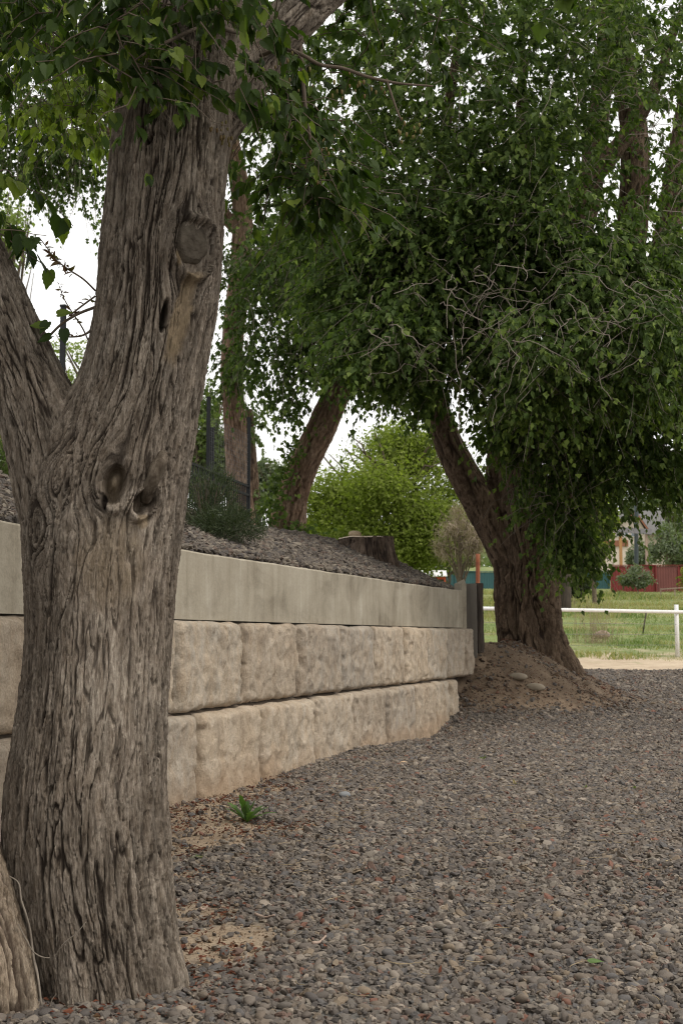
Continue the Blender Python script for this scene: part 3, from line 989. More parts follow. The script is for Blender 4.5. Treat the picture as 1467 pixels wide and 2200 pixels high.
def twig_arrays(lines, r0, r1):
    """lines (n,K,3) -> thin three-sided tubes."""
    n, K, _ = lines.shape
    T = unit(np.gradient(lines, axis=1))
    A = unit(np.cross(T, np.array([0.3, 0.9, 0.2])))
    B = np.cross(T, A)
    r = np.linspace(r0, r1, K)[None, :, None]
    V = []
    for j in range(3):
        a = j * 2 * math.pi / 3
        V.append(lines + r * (math.cos(a) * A + math.sin(a) * B))
    V = np.stack(V, 2)                       # n,K,3,3
    f = grid_faces(K, 3, True)
    F = f[None] + (np.arange(n) * K * 3)[:, None, None]
    return V.reshape(-1, 3), F.reshape(-1, 4)

def screen(P):
    """Photo pixel and depth of points."""
    c, s = math.cos(PITCH), math.sin(PITCH)
    z = P[:, 2] - CAM_H
    fwd = P[:, 1] * c + z * s
    up = -P[:, 1] * s + z * c
    return 733.5 + FPX * P[:, 0] / fwd, 1100 - FPX * up / fwd, fwd

_leaf_mesh = {}
def single_leaf_mesh(kind, wid, mat):
    key = (kind, round(wid, 1), mat.name)
    if key not in _leaf_mesh:
        T, F = leaf_template(kind)
        V = T * np.array([round(wid, 1), 1, 1])
        _leaf_mesh[key] = mesh_np('leaf', V, F, mat, False)
    return _leaf_mesh[key]

from mathutils import Matrix
def foliage(tree, S, kind, mat, mat_one, n_single=0, name='foliage', far_kind=None):
    """The largest-looking leaves as objects of their own, all others as one part of the tree."""
    P = S['P']
    single = np.zeros(len(P), bool)
    if n_single:
        x, y, d = screen(P)
        inv = (d > 0.5) & (x > -10) & (x < 1477) & (y > -10) & (y < 2210)
        score = np.where(inv, S['s'] / np.maximum(d, .1), 0)
        idx = np.argsort(-score)[:n_single]
        single[idx] = True
        D = unit(S['D'][idx]); B = unit(np.cross(D, S['N'][idx])); Nn = np.cross(B, D)
        off = wloc(tree)
        for i, k in enumerate(idx):
            o = bpy.data.objects.new('leaf', single_leaf_mesh(kind, S['w'][k], mat_one))
            C.objects.link(o)
            o.parent = tree
            sc = S['s'][k]
            M = np.eye(4); M[:3, 0] = B[i] * sc; M[:3, 1] = D[i] * sc; M[:3, 2] = Nn[i] * sc; M[:3, 3] = P[k] - off
            o.matrix_basis = Matrix(M.tolist())
    r = ~single
    V, F, c = leaf_arrays(P[r], S['D'][r], S['N'][r], S['s'][r], S['w'][r], kind, rnd=S['rnd'][r])
    o = link(name, mesh_np(name, V, F, mat, False, c), tree)
    o['kind'] = 'stuff'
    return o

def twigs(tree, lines_list, mat, r0, r1, name='twigs'):
    Vs, Fs, n = [], [], 0
    for l in lines_list:
        V, F = twig_arrays(l, r0, r1)
        Vs.append(V); Fs.append(F + n); n += len(V)
    o = link(name, mesh_np(name, np.concatenate(Vs), np.concatenate(Fs), mat, True), tree)
    o['kind'] = 'stuff'
    return o

def ell(px, py, Y, rx, ry, rz, w=1.0):
    return (tuple(at(px, py, Y)), (rx, ry, rz), w)

# ------------------------------------------------------------------ the big tree in front
YF = 4.05
ft_base = at(230, 2140, YF)
front = thing('front_tree', 'large tree in front with thick furrowed forked trunk, pruning scar and two knot holes', 'tree', (ft_base[0], YF, 0))
trunk_rows = [(2260, 62, 412), (2130, 66, 400), (2050, 52, 383), (1950, 32, 372), (1900, 24, 367), (1800, 15, 362), (1700, 18, 357), (1600, 33, 358), (1500, 48, 362), (1400, 58, 367),
              (1300, 62, 374), (1200, 66, 384), (1100, 80, 397), (1000, 112, 410), (900, 152, 426), (860, 168, 432), (780, 186, 444), (680, 204, 463), (560, 213, 478),
              (450, 223, 484), (350, 233, 488), (250, 245, 493), (150, 251, 500), (50, 255, 522), (-100, 262, 522), (-300, 268, 505)]
trunk_path = path_px(trunk_rows, YF)
fork_rows = [(215, 1280, 78, 4.05), (180, 1180, 92, 4.05), (136, 1060, 97, 4.05), (107, 960, 92, 4.05), (74, 860, 84, 4.06), (36, 770, 80, 4.08), (-33, 610, 76, 4.1), (-108, 440, 70, 4.12), (-200, 220, 64, 4.15)]
fork_path = path_c(fork_rows)
limb_rows = [(420, 330, 55, 4.1), (480, 230, 64, 4.12), (540, 140, 60, 4.16), (608, 62, 54, 4.2), (700, -30, 52, 4.3), (820, -130, 48, 4.4), (1000, -270, 40, 4.6), (1220, -430, 26, 4.9), (1420, -580, 8, 5.2)]
limb_path = path_c(limb_rows)

def push_from(path, k):
    q = resample(path, 60)
    def f(V):
        d = np.full(len(V), 9.0)
        for i in range(0, len(V), 20000):
            v = V[i:i + 20000]
            dd = np.sqrt(((v[:, None] - q[None, :, :3]) ** 2).sum(-1)) - q[None, :, 3]
            d[i:i + 20000] = dd.min(1)
        return k * np.clip(1 - np.abs(d) / (2.2 * k), 0, 1) ** 2 * 0.55
    return f

def front_flare(TH, Z):
    w = np.exp(-np.maximum(Z, 0) / 0.20)
    lob = 0.5 + 0.5 * np.cos(TH * 5 + 0.6) + 0.3 * np.cos(TH * 9 + 2)
    return 1 + w * (0.16 * (lob - 0.55) + 0.02)

def front_post(TH, S, P, rr, disp, dep, col, h):
    """Scars, knot holes and bare patches, each placed on the stem by where it sits."""
    X0 = (P[:, None, 0] + rr * np.sin(TH)); Zz = P[:, None, 2] + 0 * TH
    facing = np.cos(TH) > 0.0
    def local(px, py):
        c = at(px, py, YF - 0.2)
        i = np.argmin(np.abs(P[:, 2] - c[2]))
        sx = np.clip((c[0] * YF / (YF - 0.1) - P[i, 0]) / rr[i].mean(), -0.97, 0.97)
        t0 = math.asin(sx)
        return (TH - t0) * rr, Zz - P[i, 2]
    def blob(px, py, a, b, soft=0.3, wob=0.0, seed=1, rot=0.0):
        dx, dz = local(px, py)
        if rot:
            c_, s_ = math.cos(rot), math.sin(rot)
            dx, dz = dx * c_ + dz * s_, -dx * s_ + dz * c_
        d = np.sqrt((dx / a) ** 2 + (dz / b) ** 2)
        if wob: d = d + wob * fbm(dx * 30, dz * 18, seed=seed, octv=3)
        return np.where(facing, d, 9)
    ru = 0.55 + 0.9 * h + 0.5 * fbm(TH * 14, S * 16, seed=71, octv=3)      # broken, uneven lips
    # smoother, paler lower front below the holes
    d = blob(265, 1330, 0.20, 0.62, wob=0.25, seed=3)
    sm = 1 - smooth(0.5, 1.15, d)
    dep = dep * (1 - 0.45 * sm)
    col[..., 0] = np.clip(col[..., 0] + 0.25 * sm, 0, 1); col[..., 3] = np.clip(col[..., 3] + 0.35 * sm, 0, 1.3)
    d = blob(255, 1200, 0.12, 0.16, wob=0.35, seed=5)
    col[..., 1] = np.maximum(col[..., 1], 0.5 * (1 - smooth(0.4, 1.1, d)) * (0.4 + 0.6 * smooth(0.5, .9, h)))
    # pale bare strip at right under the scar
    d = blob(398, 655, 0.040, 0.17, wob=0.5, seed=7, rot=-0.1)
    m = 1 - smooth(0.6, 1.05, d)
    col[..., 1] = np.maximum(col[..., 1], 0.9 * m * (0.45 + 0.55 * smooth(.3, .8, h)))
    dep = dep * (1 - 0.5 * m); rr = rr - 0.012 * m
    d = blob(318, 1105, 0.030, 0.03, wob=0.5, seed=8); col[..., 1] = np.maximum(col[..., 1], 0.8 * (1 - smooth(.6, 1.1, d)))
    # pruned limb: callus ring round a flat cut
    d = blob(416, 518, 0.058, 0.078, wob=0.12, seed=9)
    ring = np.exp(-((d - 1.22) / 0.19) ** 2) * 1.15
    rr = rr + 0.028 * ring * ru
    cut = 1 - smooth(0.9, 1.03, d)
    rr = rr + 0.004 * cut; dep = dep * (1 - 0.93 * cut)
    col[..., 1] = col[..., 1] * (1 - cut)
    swell = np.exp(-(blob(405, 560, 0.14, 0.22)) ** 2)
    rr = rr + 0.007 * swell
    d = blob(388, 548, 0.012, 0.03); col[..., 1] = np.maximum(col[..., 1], 1.0 * (1 - smooth(.7, 1.1, d)))
    # dark slot in the bare strip
    d = blob(362, 668, 0.012, 0.055, wob=0.35, seed=11)
    m = 1 - smooth(0.7, 1.1, d); rr = rr - 0.07 * m; col[..., 2] = np.maximum(col[..., 2], m * 0.9); dep = dep * (1 - m)
    d = blob(330, 295, 0.010, 0.028, rot=-0.5); m = 1 - smooth(.6, 1.1, d); rr = rr - 0.05 * m; dep = dep * (1 - m)
    # two holes at the fork with swollen lips
    d = blob(262, 1036, 0.034, 0.064, wob=0.22, seed=13)
    lip = np.exp(-((d - 1.35) / 0.28) ** 2); rr = rr + 0.016 * lip * ru
    m = 1 - smooth(0.75, 1.05, d)
    rr = rr - 0.075 * m
    core = np.exp(-(blob(262, 1030, 0.016, 0.035)) ** 2)
    rr = rr + 0.045 * core * m
    col[..., 1] = np.maximum(col[..., 1], m * 0.55); col[..., 2] = np.maximum(col[..., 2], m * 0.35 * (1 - core)); dep = dep * (1 - 0.7 * m)
    d = blob(240, 1078, 0.010, 0.028, rot=0.3); m = 1 - smooth(.6, 1.1, d); rr = rr - 0.06 * m; col[..., 2] = np.maximum(col[..., 2], m)
    d = blob(318, 1062, 0.030, 0.050, wob=0.25, seed=15, rot=-0.5)
    lip = np.exp(-((d - 1.3) / 0.3) ** 2); rr = rr + 0.016 * lip * ru
    m = 1 - smooth(.7, 1.05, d); rr = rr - 0.05 * m; col[..., 1] = np.maximum(col[..., 1], 0.4 * m); col[..., 2] = np.maximum(col[..., 2], .4 * m)
    # swollen collar of the fork, and the gnarled, cross-grained patch left of the holes
    sw = np.exp(-(blob(215, 1010, 0.16, 0.14)) ** 2)
    rr = rr + 0.014 * sw
    gn = np.exp(-(blob(150, 1140, 0.17, 0.25)) ** 2)
    g1, g2, gi = voronoi(TH * 9 + S * 5 + .4 * vnoise(TH * 9, S * 20, seed=3), S * 13 - TH * 3 + .4 * vnoise(TH * 12, S * 16, seed=4), 88)
    disp = disp + gn * 0.40 * (smooth(0, .14, g2 - g1) * (0.4 + gi) - 0.5)
    return rr, disp, dep, col

def front_warp(TH, S, P, RR, a, per):
    """Bark grain bows round the scar and the two holes."""
    a = a.copy(); S2 = S.copy()
    for px, py, rx, rz, k in ((416, 518, .095, .15, .9), (262, 1036, .075, .12, .8), (318, 1062, .06, .10, .7), (362, 668, .03, .09, .6)):
        c = at(px, py, YF - 0.2)
        i = np.argmin(np.abs(P[:, 2] - c[2]))
        t0 = math.asin(float(np.clip((c[0] * YF / (YF - 0.1) - P[i, 0]) / RR[i].mean(), -.97, .97)))
        dx = (TH - t0) * RR; dz = P[:, None, 2] - P[i, 2]
        g = k * np.exp(-((dx / rx) ** 2 + (dz / rz) ** 2))
        a = a - g * (TH - t0) / (2 * math.pi) * per
    g = np.exp(-(((TH + 0.75) * RR / .20) ** 2 + ((P[:, None, 2] - 1.42) / .26) ** 2))      # cross-grained patch by the fork
    a = a + g * 3.2 * vnoise(TH * 5, S * 7, seed=66)
    return a, S2

stem('trunk', trunk_path, front, M_BARK, 0.0180, 0.150, 0.0200, 0.0034, 360, 1.0, 11, front_flare, front_post, 0.020,
     warp=front_warp, push=lambda V: push_from(fork_path, 0.07)(V) * 0.7 + push_from(limb_path, 0.05)(V) * 0.6)
stem('forked_limb', fork_path, front, M_BARK, 0.018, 0.13, 0.018, 0.0055, 170, 1.0, 37, None, None, 0.03, push=lambda V: push_from(trunk_path, 0.06)(V) * 0.5)
stem('upper_limb', limb_path, front, M_BARK, 0.024, 0.13, 0.018, 0.0065, 110, 0.6, 61, None, None, 0.04)
side_rows = [(-46, 2290, 134, 3.80), (-52, 2180, 136, 3.80), (-62, 2060, 124, 3.82), (-80, 1950, 112, 3.86), (-112, 1830, 104, 3.9), (-160, 1650, 96, 4.0), (-230, 1400, 84, 4.1), (-320, 1000, 76, 4.2)]
stem('side_stem', path_c(side_rows), front, M_BARK_ROOT, 0.022, 0.17, 0.026, 0.0048, 240, 1.0, 73, front_flare, None, 0.05)

# flat grey cut face of the pruned limb
def scar():
    c = at(416, 516, YF - 0.172)
    nr, na = 9, 40
    V = []
    n = unit(np.array([0.62, -0.86, 0.12])); up = np.array([0, 0, 1.0]); e1 = unit(np.cross(n, up)) * -1; e2 = np.cross(n, e1) * -1
    for i in range(nr):
        r = i / (nr - 1)
        for j in range(na):
            a = j * 2 * math.pi / na
            k = 1 + 0.06 * math.sin(3 * a + 1) + 0.04 * math.sin(7 * a)
            dz = 0.002 * math.sin(r * 34 + 2 * math.sin(a)) + 0.004 * float(vnoise(r * 5 * math.cos(a), r * 5 * math.sin(a), seed=4)) - 0.006 * max(0, math.sin(a * 5 + 1)) ** 12 * r - 0.02 * (r > .99)
            V.append(c + e1 * 0.056 * r * k * math.cos(a) + e2 * 0.074 * r * k * math.sin(a) + n * dz)
    return link('cut_face', mesh_np('cut_face', V, grid_faces(nr, na, True), M_CUTWOOD, True), front)
scar()
# broken stub standing out between the two knot holes
P = resample(path_c([(312, 1078, 10, 3.87), (322, 1048, 15, 3.84), (336, 1012, 17, 3.84), (347, 985, 13, 3.87), (352, 972, 8, 3.90)]), 24)
V, Q, T = tube_arrays(P[:, :3], P[:, 3], 16)
V[:24 * 16] += (0.012 * fbm(np.tile(np.arange(16), 24) * .8, np.repeat(np.arange(24), 16) * 0.22, seed=6, octv=4))[:, None] * np.array([1, -.6, .4])
cc = np.zeros((len(V), 4)); cc[:, 0] = np.clip(.45 + fbm(V[:, 0] * 90, V[:, 2] * 25, seed=2), 0, 1); cc[:, 1] = 0.12; cc[:, 3] = 0.35
link('broken_stub', mesh_np('broken_stub', V, [Q, T], M_BARK, True, cc), front)

# dead sprigs at the foot of the trunk
def polytube(mb, rows, n=5):
    P = resample(path_c(rows), max(6, len(rows) * 4))
    mb.tube(P[:, :3], P[:, 3], n)
for rows in ([(20, 1882, 2.5, 3.78), (38, 1893, 3.2, 3.78), (47, 1935, 3.6, 3.77), (56, 1962, 4, 3.77), (64, 1990, 4, 3.78), (72, 2050, 5, 3.78), (84, 2110, 4.2, 3.66), (90, 2160, 4, 3.64)],
             [(40, 1985, 1.8, 3.76), (58, 2020, 2.3, 3.75), (76, 2048, 2.6, 3.75), (95, 2057, 2.4, 3.75), (108, 2058, 2, 3.75)],
             [(186, 1980, 1.3, 3.74), (165, 2005, 1.8, 3.74), (140, 2025, 2.2, 3.74), (125, 2045, 2.4, 3.75), (115, 2064, 2.8, 3.76)],
             [(107, 2165, 1.5, 3.72), (114, 2145, 1.8, 3.72), (122, 2135, 1.4, 3.72)],
             [(-2, 2150, 1.6, 3.72), (15, 2115, 1.8, 3.72), (28, 2080, 1.5, 3.72)]):
    rows = [(a_, b_, c_ * .6, d_) for a_, b_, c_, d_ in rows]
    mb = MB(); polytube(mb, rows); mb.build('dead_sprig', M_TWIG, front, True)

# crown of the front tree
fe = [ell(370, 15, 3.75, .42, .30, .13, 2.2), ell(320, 110, 3.65, .24, .16, .10, 0.7), ell(650, 330, 4.35, .13, .2, .20, 1.5), ell(640, 200, 4.7, .26, .2, .14, 1.2), ell(520, 190, 3.8, .14, .1, .08, .4), ell(880, 40, 4.6, .30, .3, .16, 1.0),
      ell(690, 400, 4.3, .08, .15, .13, 0.5), ell(30, 60, 4.6, .2, .3, .16, .8)]
P = in_ellipsoids(fe, 290, 0.4, 0.25, -0.25, 5)
od = unit(RNG.normal(size=(len(P), 3)) * [1, .8, .35] + [0.15, -0.1, -0.15])
S1 = sprays(P, od, RNG.uniform(.14, .30, len(P)), RNG.uniform(.25, .6, len(P)), 11, 0.050, 0.74, 'broad', K=6, hang=0.8, tstart=0.1, young_tip=.15)
# sparse leaves at the left edge, over the fork
P = in_ellipsoids([ell(-10, 470, 4.0, .055, .1, .09, 1), ell(15, 400, 4.2, .07, .1, .05, .6)], 6, 0.5)
od = unit(RNG.normal(size=(len(P), 3)) * [.6, .6, .3] + [0.7, 0, -0.2])
S2 = sprays(P, od, RNG.uniform(.12, .2, len(P)), RNG.uniform(.2, .5, len(P)), 5, 0.078, 0.85, 'broad', hang=0.9)
# a bough behind at top left: young leaves, with backlight painted into their colour
P = in_ellipsoids([ell(90, 90, 7.0, .55, .5, .40, 1), ell(170, 220, 7.4, .28, .4, .22, .4)], 190, 0.5, 0.35, -0.2, 8)
od = unit(RNG.normal(size=(len(P), 3)) * [1, 1, .35] + [0.1, -0.2, -0.1])
S3 = sprays(P, od, RNG.uniform(.2, .42, len(P)), RNG.uniform(.2, .6, len(P)), 10, 0.062, 0.8, 'broad', hang=0.8, bright=np.full(len(P), .50))
# the part of the crown above the frame, which shades the stem
P = in_ellipsoids([((-.9, 3.3, 4.35), (2.3, 2.2, .7), 1.6), ((-2.6, 3.6, 3.9), (1.5, 2.4, 1.0), 1.0), ((-.3, 4.4, 5.6), (2.6, 2.6, 1.0), 1.2), (tuple(at(1250, -450, 4.9)), (.9, 1.2, .5), .35)], 2000, 0.5, 0.6, -0.2, 9)
od = unit(RNG.normal(size=(len(P), 3)) * [1, 1, .4])
S4 = sprays(P, od, RNG.uniform(.2, .45, len(P)), RNG.uniform(.2, .5, len(P)), 9, 0.10, 0.85, 'card', hang=0.7)
foliage(front, cat_sprays([S1, S2, S3]), 'broad', M_LEAF_FRONT, M_LEAF_FRONT_ONE, 300)
foliage(front, S4, 'card', M_LEAF_FRONT, None, 0, 'upper_foliage')
twigs(front, [S1['line'], S2['line']], M_DTWIG, .0028, .0012)
twigs(front, [S3['line']], M_DTWIG, .003, .0014, 'rear_twigs')
for rows in ([(560, 120, 5, 4.0), (600, 105, 5, 3.95), (650, 118, 4.5, 3.9), (690, 140, 4, 3.9), (730, 145, 4, 3.9), (790, 165, 3.5, 3.9), (850, 178, 3, 3.9), (930, 185, 2, 3.9)],
             [(520, 70, 6, 4.0), (430, 60, 5, 3.8), (360, 90, 4, 3.7), (320, 110, 3, 3.65), (290, 130, 2, 3.6)],
             [(640, 40, 6, 4.2), (650, 160, 5, 4.2), (660, 260, 4, 4.2), (680, 360, 3, 4.25), (700, 440, 2, 4.3)],
             [(250, -60, 8, 4.2), (160, 0, 7, 5.2), (90, 60, 6, 6.6), (20, 110, 4, 7.2)],
             [(830, 170, 3, 3.9), (850, 230, 2.5, 3.9), (862, 260, 2, 3.9)]):
    mb = MB(); polytube(mb, rows, 7); mb.build('branch', M_DTWIG, front, True)
# the budding red shoots in the gap of the fork
def shoot(rows, nl, lsz, seed):
    mb = MB(); polytube(mb, rows, 5)
    o = mb.build('shoot', M_DTWIG, front, True)
    P = resample(path_c(rows), 60)[:, :3]
    k = RNG.integers(0 if nl < 10 else 22, 60, nl)
    pp = P[k] + RNG.normal(size=(nl, 3)) * .003
    D = unit(RNG.normal(size=(nl, 3)) * [1, .6, .8] + [-.5, 0, .3]); Nn = unit(RNG.normal(size=(nl, 3)) + [0, -.6, .6])
    V, F, c = leaf_arrays(pp, D, Nn, lsz * RNG.uniform(.5, 1.3, nl), .5, 'ovate')
    o2 = link('bud_leaves', mesh_np('bud_leaves', V, F, M_LEAF_RED, False, c), o)
    o2['kind'] = 'stuff'
shoot([(206, 625, 2.2, 4.05), (180, 600, 2, 4.05), (145, 577, 1.8, 4.04), (118, 555, 1.5, 4.03), (100, 530, 1.2, 4.02), (85, 510, .8, 4.0)], 30, .026, 1)
shoot([(194, 740, 1.8, 4.05), (178, 705, 1.6, 4.05), (155, 670, 1.4, 4.05), (140, 645, 1.1, 4.03), (128, 615, .8, 4.0)], 26, .017, 2)
shoot([(206, 660, 3.6, 4.06), (170, 674, 3.3, 4.05), (135, 695, 3, 4.05), (95, 735, 2.6, 4.05)], 6, .02, 3)
shoot([(206, 636, 2.2, 4.06), (180, 655, 2.2, 4.05), (150, 678, 2, 4.05)], 5, .02, 4)
shoot([(200, 708, 3.5, 4.06), (180, 720, 2.4, 4.05), (150, 724, 1.8, 4.05), (130, 722, 1.5, 4.04)], 12, .014, 5)
P = np.array([at(105, 690, 4.0), at(138, 706, 4.0), at(112, 722, 4.0), at(122, 676, 4.0), at(98, 700, 4.0)])
D = unit(np.array([[-.3, -.2, -.5], [.1, -.1, -1], [-.6, 0, -.2], [.8, 0, .2], [-.9, 0, .1]])); Nn = np.array([[0, -.8, .5]] * 5)
for i in range(5):
    Dm = D[i]; B = unit(np.cross(Dm, Nn[i])); n_ = np.cross(B, Dm)
    o = bpy.data.objects.new('leaf', single_leaf_mesh('broad', .8, M_LEAF_FRONT_ONE)); C.objects.link(o); o.parent = front
    M = np.eye(4); sc = .048; M[:3, 0] = B * sc; M[:3, 1] = Dm * sc; M[:3, 2] = n_ * sc; M[:3, 3] = P[i] - wloc(front)
    o.matrix_basis = Matrix(M.tolist())
# unripe fruit hanging among the leaves
def fruits():
    mb = MB()
    ctr = in_ellipsoids([ell(480, 290, 3.95, .07, .05, .05, 1), ell(620, 130, 3.9, .15, .1, .1, 1), ell(770, 180, 3.9, .10, .1, .05, 1), ell(870, 275, 3.9, .05, .05, .04, .6), ell(690, 330, 4.1, .08, .1, .12, 1)], 90, .6)
    for p in ctr:
        L = RNG.uniform(.009, .017)
        q = np.array([p, p - [0, 0, L * .3], p - [0, 0, L * .7], p - [0, 0, L]])
        mb.tube(q, [L * .18, L * .3, L * .28, L * .1], 6)
    o = mb.build('fruit', M_FRUIT, front, True); o['kind'] = 'stuff'
fruits()

# ------------------------------------------------------------------ the big tree beyond the wall
Y2 = 18.9
elm = thing('large_tree', 'massive leaning tree with drooping leafy boughs at the far end of the retaining wall', 'tree', tuple(at(1155, 1420, Y2)))
def elm_flare(TH, Z):
    w = np.exp(-np.maximum(Z - 0.35, 0) / 0.5)
    return 1 + w * 0.16 * (0.5 + 0.5 * np.cos(TH * 6 + 1)) + 0.05 * np.cos(TH * 7 + 2 + 0.5 * np.sin(Z * 3))
elm_rows = [(1530, 1078, 1285), (1470, 1080, 1252), (1410, 1072, 1225), (1350, 1068, 1208), (1290, 1064, 1200), (1220, 1060, 1198), (1150, 1050, 1190), (1080, 1040, 1175), (1000, 1045, 1160), (900, 1050, 1150), (780, 1065, 1150), (600, 1085, 1145), (400, 1100, 1135), (200, 1110, 1130), (0, 1115, 1122)]
stem('trunk', path_px(elm_rows, Y2), elm, M_BARK_ELM, 0.062, 0.40, 0.070, 0.018, 220, 1.0, 101, elm_flare, None, 0.06)
elm_limbs = [[(1110, 1230, 42, 18.9), (1075, 1160, 40, 18.8), (1030, 1080, 37, 18.7), (985, 1000, 33, 18.5), (950, 920, 30, 18.3), (925, 820, 26, 18.0), (915, 680, 22, 17.8), (935, 450, 17, 17.6), (960, 250, 12, 17.4), (990, 50, 6, 17.2)],
             [(1180, 1120, 38, 19.0), (1225, 1000, 34, 19.1), (1300, 860, 32, 19.2), (1340, 700, 32, 19.3), (1350, 560, 34, 19.3), (1362, 420, 32, 19.3), (1360, 280, 30, 19.3), (1330, 100, 26, 19.2), (1300, -150, 16, 19.2), (1280, -400, 6, 19)],
             [(1120, 700, 30, 18.9), (1180, 620, 30, 18.9), (1240, 500, 30, 18.9), (1270, 380, 28, 18.9), (1285, 250, 24, 18.9), (1300, 80, 20, 18.9), (1310, -150, 12, 18.9), (1320, -400, 5, 18.9)],
             [(1195, 490, 20, 18.7), (1240, 420, 20, 18.7), (1300, 350, 19, 18.6), (1345, 290, 18, 18.6), (1400, 200, 14, 18.4), (1450, 60, 8, 18.2), (1500, -60, 4, 18)],
             [(1330, 760, 26, 19.2), (1420, 560, 30, 19.4), (1450, 380, 26, 19.5), (1480, 200, 22, 19.6), (1520, -50, 14, 19.6), (1560, -300, 5, 19.6)],
             [(1200, 1080, 22, 18.9), (1250, 1010, 18, 18.5), (1330, 950, 13, 18.1), (1430, 900, 9, 17.6)],
             [(935, 500, 18, 17.6), (985, 620, 12, 17.0), (1080, 700, 9, 15.6), (1200, 760, 6, 14.6)]]
for i, l in enumerate(elm_limbs):
    stem('limb', path_c(l), elm, M_BARK_ELM, 0.07, 0.35, 0.035, 0.035, 60, 0.6, 120 + i * 7, None, None, 0.05)

ee = [ell(1180, 330, 17.5, 3.3, 3.3, 3.2, 6.0), ell(840, 740, 15.0, .75, .9, .5, .55), ell(985, 665, 14.9, .8, .9, .62, .7), ell(1120, 760, 14.4, .85, .9, .55, .75), ell(1245, 640, 14.8, .8, .9, .7, .75), ell(1390, 740, 14.6, .85, 1.0, .66, .75), ell(1350, 540, 15.2, .8, .9, .55, .4), ell(1060, 570, 15.2, .9, .9, .5, .6), ell(900, 560, 15.4, .7, .9, .6, .5), ell(1230, 800, 14.9, 1.0, .9, .45, .6), ell(1215, 1000, 17.4, .74, .5, 1.2, .6), ell(1440, 840, 17.0, 1.2, 1.5, .95, 2.0), ell(980, 570, 15.8, 1.5, 1.2, .8, 1.8), ell(1130, 480, 16.0, 1.9, 1.2, .9, 1.8), ell(1320, 600, 15.6, 1.2, 1.2, .7, 1.4), ell(1290, 960, 16.8, .5, .6, .75, .4), ell(1430, 985, 16.8, .7, .8, .36, .55), ell(1060, 430, 14.9, 1.9, .9, .95, 2.0), ell(820, 610, 15.5, .9, .8, .6, .7), ell(1200, 890, 17.0, 1.0, .7, .5, .7), ell(1110, 900, 17.2, .5, .5, .3, .2),
      ell(1020, 60, 15, 3.0, 2.4, 1.9, 3.4), ell(850, 480, 16.8, 1.5, 1.8, 1.7, 2.4), ell(940, 770, 15.6, .95, 1.0, .62, 1.0), ell(1210, 1150, 17.6, .42, .4, .42, .35)]
P = in_ellipsoids(ee, 16500, 0.36, 0.75, -0.10, 21)
clear = np.zeros(len(P))
for px, py, Y, rx, ry, rz, k in ((1330, 430, 16.0, .60, 3.2, 1.0, .86), (1440, 560, 16.5, .35, 3.0, .7, .6), (1225, 460, 16.0, .38, 3.0, .62, .8), (935, 420, 15.5, .35, 2.2, .55, .6)):
    q = (P - at(px, py, Y)) / [rx, ry, rz]
    clear = np.maximum(clear, k * ((q ** 2).sum(1) < 1))
P = P[RNG.random(len(P)) > clear]
ctr = np.array(at(1150, 500, 17.5))
od = unit((P - ctr) * [1, 1, .45] + RNG.normal(size=P.shape) * 1.2 + [0, -.6, 0])
low_b = (RNG.random(len(P)) < .25) * .25 + .18 * fbm(P[:, 0] * .9, P[:, 1] * .9, P[:, 2] * .9, seed=33, octv=2)
SE = sprays(P, od, RNG.uniform(.25, .65, len(P)), RNG.uniform(.2, .9, len(P)), 12, 0.100, 0.66, 'card', K=5, hang=0.6, tstart=0.15, young_tip=.5, bright=low_b, curl=.5)
foliage(elm, SE, 'card', M_LEAF_ELM, M_LEAF_ELM_ONE, 300)
twigs(elm, [SE['line'][::3]], M_TWIG, .0045, .0018)
# crown above the frame
P = in_ellipsoids([ell(1200, -500, 17, 5.0, 4.5, 3.0, 1)], 650, 0.4, 1.4, -0.1, 22)
od = unit(RNG.normal(size=P.shape) + [0, 0, -.2])
SO = sprays(P, od, RNG.uniform(.5, 1.2, len(P)), RNG.uniform(.3, .9, len(P)), 12, 0.17, 0.7, 'card', K=4)
foliage(elm, SO, 'card', M_LEAF_ELM, None, 0, 'upper_foliage')
# bare pale twigs hanging out of the boughs
P = in_ellipsoids([ell(1150, 690, 14.0, 2.0, 1.0, .75, 3), ell(1180, 1000, 17.0, .8, .4, .8, 1), ell(1150, 250, 14.8, 2.6, 1.2, 2.0, 3)], 400, .3)
od = unit(RNG.normal(size=P.shape) * [1, .6, .7] + [-.1, -.3, -.35])
SB = sprays(P, od, RNG.uniform(.2, .7, len(P)), RNG.uniform(.1, .7, len(P)), 1, .05, .6, 'card', K=9, curl=.7)
twigs(elm, [SB['line']], M_TWIG, .0058, .003, 'bare_twigs')

# ------------------------------------------------------------------ two trees on the terrace
def ztop(px, Y):
    X = (px - 733.5) / FPX * Y
    return float(ground_z(X, Y))
ta = thing('upright_tree', 'upright slender tree with reddish trunk behind the black metal fence', 'tree', tuple(at(512, 1120, 23)))
stem('trunk', path_c([(520, 1160, 33, 23), (516, 1080, 28, 23), (510, 990, 25, 23), (503, 890, 24, 23), (497, 790, 24, 23), (503, 700, 24, 23), (515, 600, 24, 23), (520, 450, 22, 23), (480, 250, 18, 23), (400, 50, 14, 23)]), ta, M_BARK_RED, .07, .35, .03, .03, 80, .7, 201, None, None, .05)
stem('limb', path_c([(515, 620, 14, 23), (570, 580, 12, 22.6), (640, 530, 9, 22), (720, 470, 6, 21.6)]), ta, M_BARK_RED, .06, .3, .02, .04, 24, 0, 202)
stem('limb', path_c([(518, 500, 16, 23), (400, 380, 13, 23.4), (250, 290, 10, 23.8), (90, 240, 6, 24)]), ta, M_BARK_RED, .06, .3, .02, .04, 24, 0, 203)
